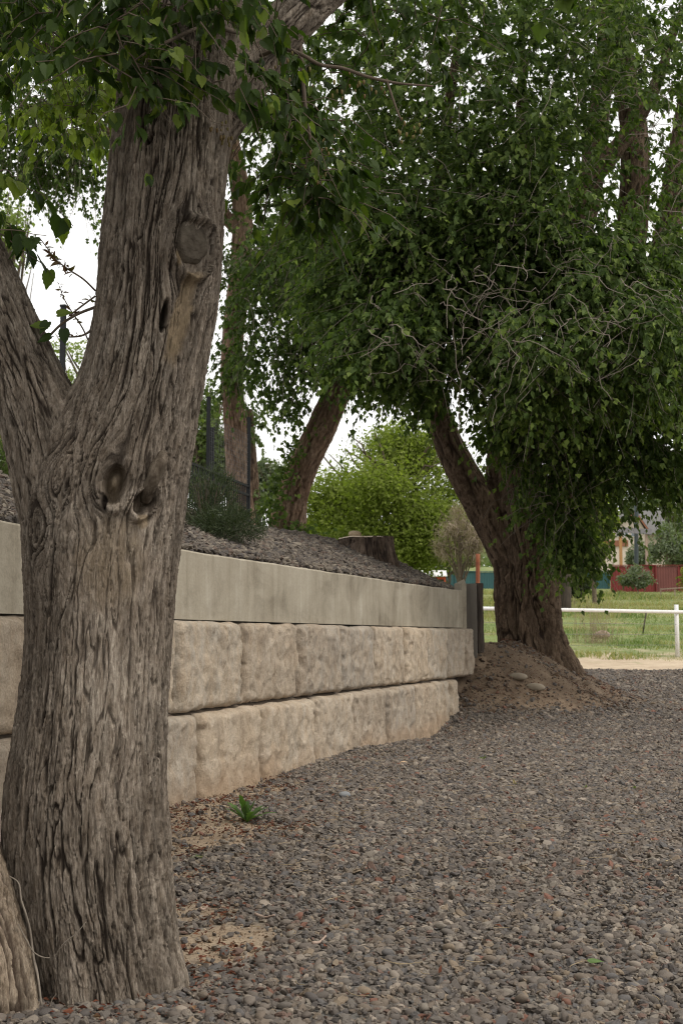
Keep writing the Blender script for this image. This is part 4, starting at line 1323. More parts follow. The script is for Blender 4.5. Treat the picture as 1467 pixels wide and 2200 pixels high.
ea = [ell(180, 190, 23.5, 2.8, 2.0, 1.9, 4.0), ell(540, 300, 22.5, 1.9, 1.8, 2.4, 3.0), ell(150, 350, 23, 1.0, 1, .55, .55), ell(505, 770, 22.6, .28, .3, .55, .3), ell(560, 560, 22.3, .8, .8, .8, 1.0), ell(40, 280, 23, 1.0, 1.0, .8, .6)]
P = in_ellipsoids(ea, 2900, .36, 0.9, -0.10, 31)
od = unit(RNG.normal(size=P.shape) + [0, -.2, -.15])
SA = sprays(P, od, RNG.uniform(.35, .9, len(P)), RNG.uniform(.3, 1.0, len(P)), 12, 0.105, 0.7, 'card', K=5, hang=.7)
foliage(ta, SA, 'card', M_LEAF_ELM, M_LEAF_ELM_ONE, 150)
twigs(ta, [SA['line'][::2]], M_TWIG, .005, .0025)

tb = thing('leaning_tree', 'tree with vine-grown trunk leaning to the right on the gravel terrace', 'tree', tuple(at(618, 1145, 21.5)))
stem('trunk', path_c([(606, 1190, 44, 21.5), (617, 1130, 40, 21.5), (628, 1070, 34, 21.5), (652, 1000, 32, 21.5), (690, 920, 31, 21.5), (725, 840, 30, 21.4), (762, 770, 28, 21.3), (800, 700, 25, 21.1), (850, 600, 20, 20.8), (890, 450, 16, 20.4)]), tb, M_BARK_RED, .07, .33, .04, .022, 90, .7, 211, None, None, .08)
stem('limb', path_c([(745, 810, 13, 21.3), (720, 740, 12, 21.2), (690, 660, 10, 21.0), (650, 580, 7, 20.8), (620, 480, 5, 20.6)]), tb, M_BARK_ELM, .06, .3, .02, .04, 24, 0, 212)
stem('limb', path_c([(800, 720, 14, 21.1), (840, 690, 12, 20.6), (900, 650, 8, 20), (960, 640, 5, 19.4)]), tb, M_BARK_ELM, .06, .3, .02, .04, 24, 0, 213)
eb = [ell(670, 600, 21, 1.35, 1.4, 1.15, 3.0), ell(630, 770, 20.8, .75, .7, .5, .6), ell(760, 700, 20.4, .8, .8, .8, 1.3), ell(620, 860, 21, .3, .4, .2, .10), ell(850, 770, 19.8, .5, .6, .4, .4), ell(560, 700, 21, .5, .5, .8, .5), ell(720, 470, 20, .9, .9, .8, 1.2)]
P = in_ellipsoids(eb, 1750, .38, 0.6, -0.08, 41)
od = unit(RNG.normal(size=P.shape) + [0, -.2, -.2])
SB2 = sprays(P, od, RNG.uniform(.3, .75, len(P)), RNG.uniform(.4, 1.1, len(P)), 11, 0.10, 0.72, 'card', K=5, hang=.8)
foliage(tb, SB2, 'card', M_LEAF_ELM, M_LEAF_ELM_ONE, 150)
twigs(tb, [SB2['line'][::2]], M_TWIG, .005, .0025)
def vines():
    path = resample(path_c([(590, 1140, 40, 21.2), (605, 1080, 36, 21.15), (625, 1010, 30, 21.15), (650, 950, 26, 21.2)]), 40)
    n = 420
    k = RNG.integers(0, 40, n)
    q = path[k, :3] + RNG.normal(size=(n, 3)) * (path[k, 3] * .55)[:, None] * [1, .4, 1] + np.stack([-.12 + 0 * k, -.15 + 0 * k, 0 * k], 1)
    base = at(640, 1140, 21.1) + RNG.normal(size=(130, 3)) * [.22, .12, .08]
    q = np.concatenate([q, base]); n = len(q)
    V, F, c = leaf_arrays(q, unit(RNG.normal(size=(n, 3)) + [0, -.3, -.6]), unit(RNG.normal(size=(n, 3)) * .6 + [0, -.8, .5]), RNG.uniform(.06, .11, n), .85, 'card', rnd=np.clip(RNG.normal(.6, .2, n), 0, 1))
    o = link('ivy', mesh_np('ivy', V, F, M_LEAF_ELM, False, c), tb); o['kind'] = 'stuff'
vines()
dk = thing('dark_trunk', 'short dark trunk behind the corner post of the black metal fence', 'tree', tuple(at(546, 1120, 25)))
stem('trunk', path_c([(548, 1150, 16, 25), (546, 1080, 13, 25), (544, 1020, 11, 25), (540, 960, 10, 25), (535, 880, 8, 25)]), dk, M_BARK_ELM, .06, .3, .02, .04, 40, .5, 221)
P = in_ellipsoids([ell(565, 1075, 25, .18, .2, .35, 1), ell(545, 900, 25, .25, .3, .35, 1)], 60, .5)
SD = sprays(P, unit(RNG.normal(size=P.shape) + [0, -.3, -.2]), RNG.uniform(.2, .5, len(P)), RNG.uniform(.2, .8, len(P)), 9, .11, .8, 'card')
foliage(dk, SD, 'card', M_LEAF_MID, None, 0)

# ------------------------------------------------------------------ terrace things
sy = 16.2
sc_ = at(786, 1180, sy)
stump = thing('tree_stump', 'wide sawn tree stump with fissured dark bark on the gravel slope', 'stump', (sc_[0], sy, 1.9))
stt = at(783, 1156, sy)[2]
stem('bark', [(sc_[0] + .05, sy, 1.70, .40), (sc_[0] + .03, sy, 1.95, .375), (sc_[0], sy, 2.15, .355), (sc_[0] - .01, sy, stt - .006, .35)], stump, plain('x', (0, 0, 0)) and bark_mat('bark_stump', (0.10, 0.075, 0.058), (0.13, 0.10, 0.08), (0.03, 0.022, 0.018), fine=40), .06, .5, .05, .015, 110, .6, 231)
mb = MB(); V = [(sc_[0], sy, stt + .004)]
for r in (.5, .95, 1.0):
    for j in range(40):
        a = j * 2 * math.pi / 40
        rr = .345 * r * (1 + .04 * math.sin(a * 3) + .02 * math.sin(a * 11))
        V.append((sc_[0] + rr * math.cos(a), sy + rr * math.sin(a), stt + (.004 if r < 1 else -.012) + .004 * math.sin(a * 5)))
mb.add(V, [[1 + i * 40 + j, 1 + (i + 1) * 40 + j, 1 + (i + 1) * 40 + (j + 1) % 40, 1 + i * 40 + (j + 1) % 40] for i in range(2) for j in range(40)], [[0, 1 + j, 1 + (j + 1) % 40] for j in range(40)])
mb.build('sawn_top', M_STUMPTOP, stump, False)

import bmesh
def rock_mesh(name, seed, size, mat, sub=3, rough=.18):
    bm = bmesh.new()
    bmesh.ops.create_icosphere(bm, subdivisions=sub, radius=1)
    V = np.array([v.co[:] for v in bm.verts])
    d = 1 + rough * fbm(V[:, 0] * 1.1 + seed * 3.1, V[:, 1] * 1.1, V[:, 2] * 1.1, seed=seed, octv=3)
    V = V * d[:, None] * np.array(size)
    for v, c in zip(bm.verts, V): v.co = c
    me = bpy.data.meshes.new(name)
    bm.to_mesh(me); bm.free()
    me.polygons.foreach_set('use_smooth', np.ones(len(me.polygons), bool))
    me.materials.append(mat)
    return me
def rock(name, label, pos, size, mat, seed, rz=0, group=None, cat='stone'):
    o = link(name, rock_mesh(name, seed, size, mat), None, pos)
    o.rotation_euler = (0, 0, rz)
    return tag(o, label, cat, group)
p = at(762, 1144, sy - .05)
rock('stone', 'brown rounded stone sitting on top of the tree stump', (p[0], sy - .02, stt + .045), (.085, .07, .05), M_ROCK, 3)
p = hit(740, 1716); rock('cobble', 'smooth grey cobble lying on the gravel near the green weed', (p[0], p[1], p[2] + .022), (.040, .035, .024), M_ROCK_GREY, 5)
p = hit(866, 1646); rock('cobble', 'small tan stone lying on the gravel close to the wall', (p[0], p[1], p[2] + .018), (.032, .028, .02), plain('buff_stone', (.55, .38, .24), (.45, .31, .2), 9, .85), 6)
p = hit(1113, 1462); rock('cobble', 'oblong pale stone nearest the wall at the foot of the massive tree', (p[0], p[1], p[2] + .04), (.125, .07, .055), M_ROCK_PALE, 7, -.4)
p = hit(1148, 1484); rock('cobble', 'oblong pale stone lying lower down the mound under the massive tree', (p[0], p[1], p[2] + .04), (.135, .07, .055), M_ROCK_PALE, 8, -.5)
p = hit(1293, 1372); rock('boulder', 'flat pinkish rock in the grass behind the white rail', (p[0], p[1], p[2] + .1), (.24, .16, .13), plain('pink_rock', (.36, .27, .22), (.26, .19, .15), 4, .9, .4), 9)

# black metal fence with wire above it
fence = thing('metal_fence', 'black metal picket fence with tall wire-topped posts along the terrace', 'fence', (-2.0, 16, 2.4))
def fence_pt(px, Y):
    return np.array([(px - 733.5) / FPX * Y, Y])
fa, fm, fb = fence_pt(125, 13.2), fence_pt(445, 18.25), fence_pt(533, 20)
fdir = unit(fb - fa)
f0 = fb - fdir * 9.6
def fz(p): return float(ground_z(p[0], p[1]))
rail_top = lambda s: 3.30 + 0.0 * s
mesh_pick = None
L = np.linalg.norm(fb - f0)
npk = 86
zg0, zg1 = fz(f0), fz(fb)
def rail_z(s): return at(533, 1040, 20)[2] + (s - L) * 0.004
bm_ = MB().box((0, 0, 0), (.019, .019, 1.10))
pk = None
for i in range(npk):
    s = L * i / (npk - 1)
    p = f0 + fdir * s
    zt = rail_z(s)
    if pk is None:
        pk = bm_.build('picket', M_BLACK, fence)
        o = pk
    else:
        o = bpy.data.objects.new('picket', pk.data); C.objects.link(o); o.parent = fence
    o.location = np.array([p[0], p[1], zt - .58]) - wloc(fence)
    o.rotation_euler = (0, 0, math.atan2(fdir[1], fdir[0]))
for dz in (-.02, -.16, -1.0):
    a, b_ = f0, fb
    mb = MB()
    mid = (a + b_) / 2
    mb.box((mid[0], mid[1], rail_z(L / 2) + dz), (L, .030, .034), math.atan2(fdir[1], fdir[0]))
    mb.build('rail', M_BLACK, fence)
for (px, Y, ytop) in ((125, 13.2, 660), (445, 18.25, 856), (454, 18.6, 922), (533, 20, 900)):
    p = fence_pt(px, Y); zt = at(px, ytop, Y)[2]; zb = fz(p) - .1
    mb = MB(); mb.box((p[0], p[1], (zt + zb) / 2), (.048, .048, zt - zb), math.atan2(fdir[1], fdir[0])); mb.box((p[0], p[1], zt + .012), (.060, .060, .022), math.atan2(fdir[1], fdir[0]))
    mb.build('post', M_BLACK, fence)
def deer_wire():
    mb = MB()
    s0 = np.linalg.norm(fm - f0)
    def line(p, q):
        d = q - p; n = unit(d); u_ = unit(np.cross(n, [.3, .5, .81])); w = np.cross(n, u_); r = .0022
        v = [p + r * (math.cos(a) * u_ + math.sin(a) * w) for a in (0, 2.1, 4.2)] + [q + r * (math.cos(a) * u_ + math.sin(a) * w) for a in (0, 2.1, 4.2)]
        mb.add(v, [[0, 1, 4, 3], [1, 2, 5, 4], [2, 0, 3, 5]])
    zlo = rail_z(L); zhi = at(533, 935, 20)[2]
    for z in np.linspace(zlo, zhi, 12):
        line(np.array([fm[0], fm[1], z]), np.array([fb[0], fb[1], z]))
    for t in np.linspace(0, 1, 26):
        p = fm + (fb - fm) * t
        line(np.array([p[0], p[1], zlo]), np.array([p[0], p[1], zhi]))
    o = mb.build('wire_mesh', M_WIRE, fence); o['kind'] = 'stuff'
deer_wire()

# shrubs on the terrace
def shrub(name, label, c, r, n, leaf, mat, kind='blade', lw=.12, stems=14, group=None, up=.5, mat_st=None, shell=.4):
    c = np.array(c, float); r = np.array(r, float)
    b0 = c - [0, 0, r[2]]
    t = thing(name, label, 'shrub', tuple(b0), group)
    tips = c + rand_dir(stems) * r * .75
    ln = []
    for q in tips:
        k = np.linspace(0, 1, 6)[:, None]
        ln.append(b0 + (q - b0) * k + np.array([0, 0, 1]) * (k * (1 - k)) * r[2] * .4)
    twigs(t, [np.array(ln)], mat_st or M_DTWIG, r[2] * .022, r[2] * .006, 'stems')
    q = rand_dir(n) * (RNG.random(n) ** shell)[:, None]
    p = c + q * r
    v = fbm(p[:, 0] / (r[0] * .5), p[:, 1] / (r[0] * .5), p[:, 2] / (r[0] * .5), seed=len(label), octv=2)
    p = p[v > -.22]; q = q[v > -.22]; n = len(p)
    D = unit(q + RNG.normal(size=(n, 3)) * .6 + [0, 0, up]); Nn = unit(RNG.normal(size=(n, 3)) + [0, -.4, .5])
    V, F, cc = leaf_arrays(p, D, Nn, leaf * RNG.uniform(.6, 1.3, n), lw, kind, rnd=np.clip(RNG.normal(.45, .22, n), 0, 1))
    o = link('foliage', mesh_np('foliage', V, F, mat, False, cc), t); o['kind'] = 'stuff'
    return t
p = hit(455, 1150, 8)
shrub('evergreen_shrub', 'dark feathery evergreen shrub on the gravel slope against the metal fence', (p[0] - .06, p[1] + .25, p[2] + .25), (.30, .40, .40), 5200, .075, M_LEAF_DARK, 'blade', .09, 60, up=.6, shell=.55)
shrub('evergreen_shrub', 'low dark sprawling shrub at the foot of the feathery evergreen above the coping', (p[0] + .15, p[1] - .1, p[2] + .06), (.34, .3, .17), 3500, .07, M_LEAF_DARK, 'blade', .10, 20, up=.3)
p = at(5, 965, 9.5)
fs = shrub('flowering_shrub', 'green shrub with cream flower spikes at the left edge of the terrace', (p[0] - .05, p[1], p[2] - .06), (.16, .2, .26), 1800, .05, M_LEAF_MID, 'card', .3, 20, up=.8)
n = 260
tt = RNG.random(n); k = RNG.integers(0, 14, n)
bx_ = RNG.normal(size=(14, 2)) * [.09, .1]
q = np.stack([p[0] + bx_[k, 0], p[1] + bx_[k, 1], p[2] + .02 + tt * .26 + 0 * k], 1) + RNG.normal(size=(n, 3)) * .008
V, F, c = leaf_arrays(q, rand_dir(n), rand_dir(n), RNG.uniform(.012, .022, n), .7, 'card')
o = link('flowers', mesh_np('flowers', V, F, M_FLOWER, False, c), fs); o['kind'] = 'stuff'

# ------------------------------------------------------------------ gravel
def pebble_nodes(name, mat, sizes):
    ng = bpy.data.node_groups.new(name, 'GeometryNodeTree')
    ng.interface.new_socket('Geometry', in_out='INPUT', socket_type='NodeSocketGeometry')
    ng.interface.new_socket('Geometry', in_out='OUTPUT', socket_type='NodeSocketGeometry')
    nd, lk = ng.nodes, ng.links
    gi, go = nd.new('NodeGroupInput'), nd.new('NodeGroupOutput')
    g2i = nd.new('GeometryNodeGeometryToInstance')
    for v in range(7):
        ico = nd.new('GeometryNodeMeshIcoSphere'); ico.inputs['Radius'].default_value = 1.0; ico.inputs['Subdivisions'].default_value = 3 if v < 3 else 2
        pos = nd.new('GeometryNodeInputPosition')
        ns = nd.new('ShaderNodeTexNoise'); ns.noise_dimensions = '4D'; ns.inputs['Scale'].default_value = .75 if v % 2 else 1.1; ns.inputs['W'].default_value = v * 7.3
        ns.inputs['Detail'].default_value = 2
        lk.new(pos.outputs[0], ns.inputs['Vector'])
        sub = nd.new('ShaderNodeVectorMath'); sub.operation = 'SUBTRACT'; sub.inputs[1].default_value = (.5, .5, .5)
        lk.new(ns.outputs['Color'], sub.inputs[0])
        sca = nd.new('ShaderNodeVectorMath'); sca.operation = 'SCALE'; sca.inputs['Scale'].default_value = 2.3
        lk.new(sub.outputs[0], sca.inputs[0])
        sp = nd.new('GeometryNodeSetPosition')
        lk.new(ico.outputs['Mesh'], sp.inputs['Geometry']); lk.new(sca.outputs[0], sp.inputs['Offset'])
        lk.new(sp.outputs[0], g2i.inputs[0])
    iop = nd.new('GeometryNodeInstanceOnPoints')
    lk.new(gi.outputs[0], iop.inputs['Points']); lk.new(g2i.outputs[0], iop.inputs['Instance'])
    iop.inputs['Pick Instance'].default_value = True
    for sock, nm, ty in (('Instance Index', 'idx', 'INT'), ('Rotation', 'rot', 'FLOAT_VECTOR'), ('Scale', 'scl', 'FLOAT_VECTOR')):
        na = nd.new('GeometryNodeInputNamedAttribute'); na.data_type = ty; na.inputs['Name'].default_value = nm
        out = [s for s in na.outputs if s.enabled and s.name == 'Attribute'][0]
        lk.new(out, iop.inputs[sock])
    sm = nd.new('GeometryNodeSetMaterial'); sm.inputs['Material'].default_value = mat
    lk.new(iop.outputs[0], sm.inputs[0]); lk.new(sm.outputs[0], go.inputs[0])
    return ng

def pebbles(name, P, size, mat, label, cat):
    n = len(P)
    me = bpy.data.meshes.new(name)
    me.vertices.add(n); me.vertices.foreach_set('co', P.astype(np.float32).ravel())
    a = me.attributes.new('idx', 'INT', 'POINT'); a.data.foreach_set('value', RNG.integers(0, 7, n).astype(np.int32))
    rot = np.stack([RNG.normal(0, .45, n), RNG.normal(0, .45, n), RNG.uniform(0, 6.28, n)], 1).astype(np.float32)
    a = me.attributes.new('rot', 'FLOAT_VECTOR', 'POINT'); a.data.foreach_set('vector', rot.ravel())
    s = size[:, None] * np.stack([RNG.uniform(.85, 1.5, n), RNG.uniform(.65, 1.1, n), RNG.uniform(.35, .75, n)], 1)
    a = me.attributes.new('scl', 'FLOAT_VECTOR', 'POINT'); a.data.foreach_set('vector', s.astype(np.float32).ravel())
    me.materials.append(mat)
    o = link(name, me)
    md = o.modifiers.new('scatter', 'NODES'); md.node_group = pebble_nodes(name + '_scatter', mat, None)
    return tag(o, label, cat, kind='stuff')

def scatter(n, y0, y1, side):
    """Random points on the ground in view, side +1 before the wall, -1 behind it; even per area."""
    Y = y0 + (y1 - y0) * RNG.random(n)
    if side > 0:
        lo = np.maximum(wall_x(Y) - .12, -(.275 * Y + .3)); hi = .275 * Y + 1.7
    else:
        lo = np.maximum(wall_x(Y) - 3.4, -(.275 * Y + .6)); hi = wall_x(Y) - .27
    X = lo + (hi - lo) * RNG.random(n)
    wmax = (hi - lo).max()
    keep = RNG.random(n) < (hi - lo) / wmax
    return X[keep], Y[keep]

Xs, Ys, Sz = [], [], []
for y0, y1, dens, sz in ((3.1, 6.0, 4600, .0088), (6.0, 10, 3600, .0092), (10, 16, 2000, .0105), (16, 27.5, 620, .015)):
    wid = .55 * y1 + 1.2
    X, Y = scatter(int(dens * wid * (y1 - y0)), y0, y1, 1)
    Xs.append(X); Ys.append(Y); Sz.append(np.full(len(X), sz))
X, Y, sz = np.concatenate(Xs), np.concatenate(Ys), np.concatenate(Sz)
sand, grass, rockz, mw, tan = zones(X, Y)
mc = smooth(.0, .30, mound_w(X, Y) + .10 * fbm(X * 2.5, Y * 2.5, seed=9, octv=4)) * .97
cover = np.maximum.reduce([sand * .94, mc, tan])
keep = RNG.random(len(X)) > cover
X, Y, sz = X[keep], Y[keep], sz[keep]
sz = sz * np.exp(RNG.normal(-.03, .42, len(X))).clip(.4, 2.6)
Z = ground_z(X, Y) + sz * .25 + RNG.random(len(X)) * .008
P = np.stack([X, Y, Z], 1)
# keep stones out of the front trunk
d1 = np.hypot(X - trunk_path[1][0], Y - YF) > .26
P, sz = P[d1], sz[d1]
big = np.argsort(-sz / P[:, 1] * (screen(P)[1] < 2190) * (screen(P)[0] < 1460) * (screen(P)[0] > 5))[:300]
rest = np.ones(len(P), bool); rest[big] = False
pebbles('gravel', P[rest], sz[rest], M_PEB, 'loose grey and brown gravel stones covering the drive', 'gravel')
st_mesh = [rock_mesh('stone', 40 + i, (1.15, .85, .58), M_PEB, 2, .45) for i in range(6)]
for i in big:
    o = bpy.data.objects.new('stone', st_mesh[i % 6]); C.objects.link(o); o.parent = ground
    o.location = P[i] - wloc(ground); o.scale = [sz[i]] * 3
    o.rotation_euler = (random.gauss(0, .3), random.gauss(0, .3), random.random() * 6.28)

X, Y = scatter(95000, 4.2, 22, -1)
_, _, rk, _, _ = zones(X, Y)
k = RNG.random(len(X)) < rk
X, Y = X[k], Y[k]
sz = .0175 * np.exp(RNG.normal(0, .33, len(X))).clip(.5, 2)
pebbles('terrace_rock', np.stack([X, Y, ground_z(X, Y) + sz * .3], 1), sz, M_MULCH, 'dark crushed rock covering the slope behind the wall coping', 'rock mulch')

M_CLOD = pebble_mat('soil_clods', [(0.0, (0.10, 0.07, 0.048)), (0.3, (0.15, 0.105, 0.07)), (0.6, (0.075, 0.052, 0.037)), (0.8, (0.20, 0.145, 0.10)), (0.93, (0.13, 0.115, 0.10))])
X, Y = scatter(60000, 13.6, 22, 1)
k = RNG.random(len(X)) < smooth(.04, .3, mound_w(X, Y)) * .22 * (0.25 + smooth(-.1, .3, fbm(X * 1.7, Y * 1.7, seed=29)))
X, Y = X[k], Y[k]
sz = .011 * np.exp(RNG.normal(0, .5, len(X))).clip(.4, 3.5)
pebbles('soil_clods', np.stack([X, Y, ground_z(X, Y) + sz * .1], 1), sz, M_CLOD, 'loose brown clods and crumbs of soil on the mound under the massive tree', 'soil')

M_CRUMB = pebble_mat('sand_crumbs', [(0.0, (0.30, 0.22, 0.15)), (0.35, (0.22, 0.155, 0.10)), (0.6, (0.36, 0.28, 0.20)), (0.8, (0.16, 0.11, 0.075)), (0.93, (0.20, 0.19, 0.175))])
X, Y = scatter(90000, 3.5, 11, 1)
s_, _, _, _, _ = zones(X, Y)
k = RNG.random(len(X)) < s_ * .8
X, Y = X[k], Y[k]
sz = .0034 * np.exp(RNG.normal(0, .5, len(X))).clip(.4, 3.0)
pebbles('sand_crumbs', np.stack([X, Y, ground_z(X, Y) + sz * .2], 1), sz, M_CRUMB, 'fine crumbs and grit on the bare sandy patches by the wall and front trunk', 'soil')

# brown catkin litter on the sandy patches, straw and sticks
def litter():
    n = 7500
    X, Y = scatter(90000, 3.6, 20, 1)
    s, _, _, _, _ = zones(X, Y)
    nn = fbm(X * 3, Y * 3, seed=77, octv=3)
    w = np.maximum((s * .9 + .03) * (nn > -.15), .5 * smooth(.1, .4, mound_w(X, Y)))
    w = np.maximum(w, .9 * (np.hypot(X - trunk_path[1][0], Y - YF) < .48) * (np.hypot(X - trunk_path[1][0], Y - YF) > .25))
    k = np.nonzero(RNG.random(len(X)) < w)[0][:n]
    X, Y = X[k], Y[k]; n = len(X)
    P = np.stack([X, Y, ground_z(X, Y) + .008 + RNG.random(n) * .014], 1)
    V, F, c = leaf_arrays(P, rand_dir(n) * [1, 1, .25], unit(RNG.normal(size=(n, 3)) * .5 + [0, 0, 1]), RNG.uniform(.012, .034, n), RNG.uniform(.2, .6, n), 'card', rnd=np.clip(RNG.normal(.35, .25, n), 0, 1))
    o = link('leaf_litter', mesh_np('leaf_litter', V, F, M_LITTER, False, c))
    tag(o, 'reddish brown fallen catkins on the bare soil at the foot of the wall', 'litter', kind='stuff')
    # straw and small sticks
    n = 260
    X, Y = scatter(500, 3.6, 12, 1); X, Y = X[:n], Y[:n]; n = len(X)
    a = RNG.random(n) * 6.28; l = RNG.uniform(.02, .07, n)
    z = ground_z(X, Y) + .022
    t = np.linspace(-1, 1, 4)[None, :, None]
    dv = np.stack([np.cos(a), np.sin(a), 0 * a], 1)
    ln = np.stack([X, Y, z], 1)[:, None] + t * (dv * l[:, None])[:, None] + (t ** 2) * np.stack([-np.sin(a), np.cos(a), .3 + 0 * a], 1)[:, None] * (l * .3)[:, None, None]
    Vt, Ft = twig_arrays(ln, .0017, .0012)
    o = link('straw', mesh_np('straw', Vt, Ft, M_DRY, True, np.tile([[.5, 0, 0]], (len(Vt), 1))))
    tag(o, 'dry straw bits and small sticks strewn over the gravel', 'straw', kind='stuff')
litter()
for rows, lb in (([(548, 1977), (590, 1982)], 'pale dry stick lying on the gravel right of the front trunk'), ([(430, 1963), (446, 1961)], 'short pale wood chip on the gravel beside the front trunk'),
                 ([(672, 2040), (700, 2026)], 'pinkish bark chip lying in the open gravel')):
    q = [hit(*r) for r in rows]
    mb = MB(); mid = (q[0] + q[1]) / 2 + [0, 0, .012]
    mb.tube(resample([(*(q[0] + [0, 0, .02]), .0045), (*mid, .006), (*(q[1] + [0, 0, .024]), .0035)], 8)[:, :3], np.linspace(.006, .0035, 8), 6)
    o = mb.build('stick', M_PINKWOOD, None, True); tag(o, lb, 'stick')

# weeds
def weed(name, label, p, n, ln, wd, mat, seed, spread=.9):
    t = thing(name, label, 'weed', tuple(p))
    for i in range(n):
        a = i * 2.4 + seed; el = random.uniform(.45, 1.35)
        d = np.array([math.cos(a) * math.cos(el) * spread, math.sin(a) * math.cos(el) * spread, math.sin(el)])
        l = ln * random.uniform(.7, 1.1)
        k = 9
        tt = np.linspace(0, 1, k)
        c = np.array(p) + d * l * tt[:, None] - np.array([0, 0, 1]) * (tt ** 2.4)[:, None] * l * .25
        s = unit(np.cross(d, [0, 0, 1]))
        w = wd * l * np.sin(np.clip(tt * 1.02, 0, 1) * math.pi) ** .8 * (.55 + .65 * tt) * (1 + .28 * ((np.arange(k) % 2) * 2 - 1)) + .001
        V = np.concatenate([c - s * w[:, None] + [0, 0, .15] * w[:, None], c, c + s * w[:, None] + [0, 0, .15] * w[:, None]])
        F = []
        for j in range(k - 1):
            F += [[j, j + 1, k + j + 1, k + j], [k + j, k + j + 1, 2 * k + j + 1, 2 * k + j]]
        col = np.tile([[random.uniform(.3, .8), 0, 0]], (len(V), 1))
        link('leaf', mesh_np('leaf', V, np.array(F), mat, True, col), t)
    return t
M_WEED = leaf_mat('weed_leaf', (.055, .105, .028), (.08, .14, .038), (.12, .19, .055), .3, .5, .3)
p = hit(530, 1768)
weed('weed', 'bright green leafy weed growing at the edge of the gravel by the wall', p, 15, .20, .12, M_WEED, .3)
p = hit(428, 1850)
weed('weed', 'small grey-green weed on the soil beside the front trunk', p, 9, .05, .16, M_LEAF_MID, 1.3, 1.2)
for px, py, l, lb in ((1036, 1636, .10, 'thin upright green sprout in the gravel before the shaded drive'), (1258, 1698, .05, 'small weed in the gravel right of the thin sprout'), (1362, 1700, .06, 'small green weed near the right edge of the gravel'),
                      (1312, 1640, .05, 'yellowish little weed at the edge of the shaded gravel'), (1105, 1690, .08, 'dry reddish sprig standing in the open gravel'), (1436, 1862, .05, 'orange dry sprig near the right edge of the gravel')):
    weed('sprout', lb, hit(px, py), 6, l, .10, M_DRY if 'dry' in lb else M_LEAF_MID, px, .7)
p = hit(1278, 2092)
V, F, c = leaf_arrays(np.array([p + [-.02, 0, .03]]), np.array([[1, .3, .12]]), np.array([[0, -.2, 1.]]), np.array([.05]), .7, 'broad', rnd=np.array([.9]))
tag(link('fallen_leaf', mesh_np('fallen_leaf', V, F, M_WEED, False, c)), 'single fresh green leaf lying on the near gravel', 'leaf')

# ------------------------------------------------------------------ field: grass, rail fence, far things
def field_grass():
    n = 120000
    Y = 29.5 + (88 - 29.5) * RNG.random(n) ** 1.7
    X = (RNG.random(n) * .62 - .12) * Y * .9
    g = smooth(30.2, 35, Y + fbm(X * .6, Y * .6, seed=15) * 5)
    k = RNG.random(n) < g
    X, Y = X[k], Y[k]
    ok = (X - wall_x(Y) > -1) | (Y > 45)
    X, Y = X[ok], Y[ok]; n = len(X)
    tall = .06 + .13 * smooth(-.2, .5, fbm(X * .35, Y * .35, seed=16))
    P = np.stack([X, Y, ground_z(X, Y) - .01], 1)
    D = unit(RNG.normal(size=(n, 3)) * [.35, .35, .1] + [0, 0, 1]); Nn = unit(RNG.normal(size=(n, 3)) * [1, 1, .2])
    dry = (fbm(X * .25, Y * .25, seed=18) > .12) | ((Y > 62) & (RNG.random(n) < .55)) | (RNG.random(n) < .15 + .5 * (Y < 34))
    rnd = np.where(dry, RNG.uniform(.75, 1, n), RNG.uniform(0, .6, n))
    V, F, c = leaf_arrays(P, D, Nn, tall * RNG.uniform(.6, 1.3, n) * (1 + .5 * (Y > 50)), np.full(n, .20) + .14 * (Y > 45), 'blade', rnd=rnd)
    o = link('field_grass', mesh_np('field_grass', V, F, M_GRASS, False, c))
    tag(o, 'green and straw-coloured grass of the field behind the white rail', 'grass', kind='stuff')
field_grass()

rail = thing('rail_fence', 'white pipe rail fence along the near edge of the grassy field', 'fence', (5.5, 29.5, .4))
ra, rb = at(960, 1306, 27.4), at(1480, 1315, 31.6)
rd = rb - ra; ra2 = ra - rd * .15; rb2 = rb + rd * .5
n_ = 30; tt = np.linspace(0, 1, n_)[:, None]
pl = ra2 + (rb2 - ra2) * tt + np.stack([0 * tt[:, 0], 0 * tt[:, 0], .006 * fbm(tt[:, 0] * 5, 0 * tt[:, 0], seed=2)], 1)
MB().tube(pl, .043, 10).build('top_rail', M_WHITE, rail, True)
for px, Y in ((1452, 31.4), (1130, 28.75), (840, 26.4)):
    t = ((px - 733.5) / FPX * Y)
    q = at(px, 1312, Y)
    zt = at(px, 1299, Y)[2]; zb = float(ground_z(q[0], Y)) - .1
    MB().tube(np.array([[q[0], Y, zb], [q[0], Y, (zb + zt) / 2], [q[0], Y, zt]]), .052, 10).build('post', M_WHITE, rail, True)
for dz in (-.3, -.55, -.8):
    MB().tube(pl + [0, 0.02, dz], .004, 4).build('wire', M_WIRE, rail, True)

def pole(name, label, px, yt, yb, Y, r, mat, cat, lean=0):
    a, b_ = at(px, yb, Y), at(px + lean, yt, Y)
    k = np.linspace(0, 1, 6)[:, None]
    P = a + (b_ - a) * k
    P[0, 2] -= .3
    t = MB().tube(P, r, 8); o = t.build(name, mat, None, True)
    return tag(o, label, cat)
pole('rusty_post', 'rust-red iron post rising behind the end of the retaining wall', 1026, 1190, 1265, 30, .050, M_RUST, 'post')
pole('leaning_stake', 'thin dark leaning stake in the grass behind the white rail', 1381, 1362, 33.5 and 1362, 33.5, .02, M_DTIMBER, 'stake') if False else None
a, b_ = hit(1379, 1362, 30), None
b_ = at(1388, 1313, a[1])
tag(MB().tube(np.array([a - [0, 0, .1], (a + b_) / 2, b_]), .024, 6).build('leaning_stake', M_DTIMBER, None, True), 'thin dark leaning stake in the grass behind the white rail', 'stake')
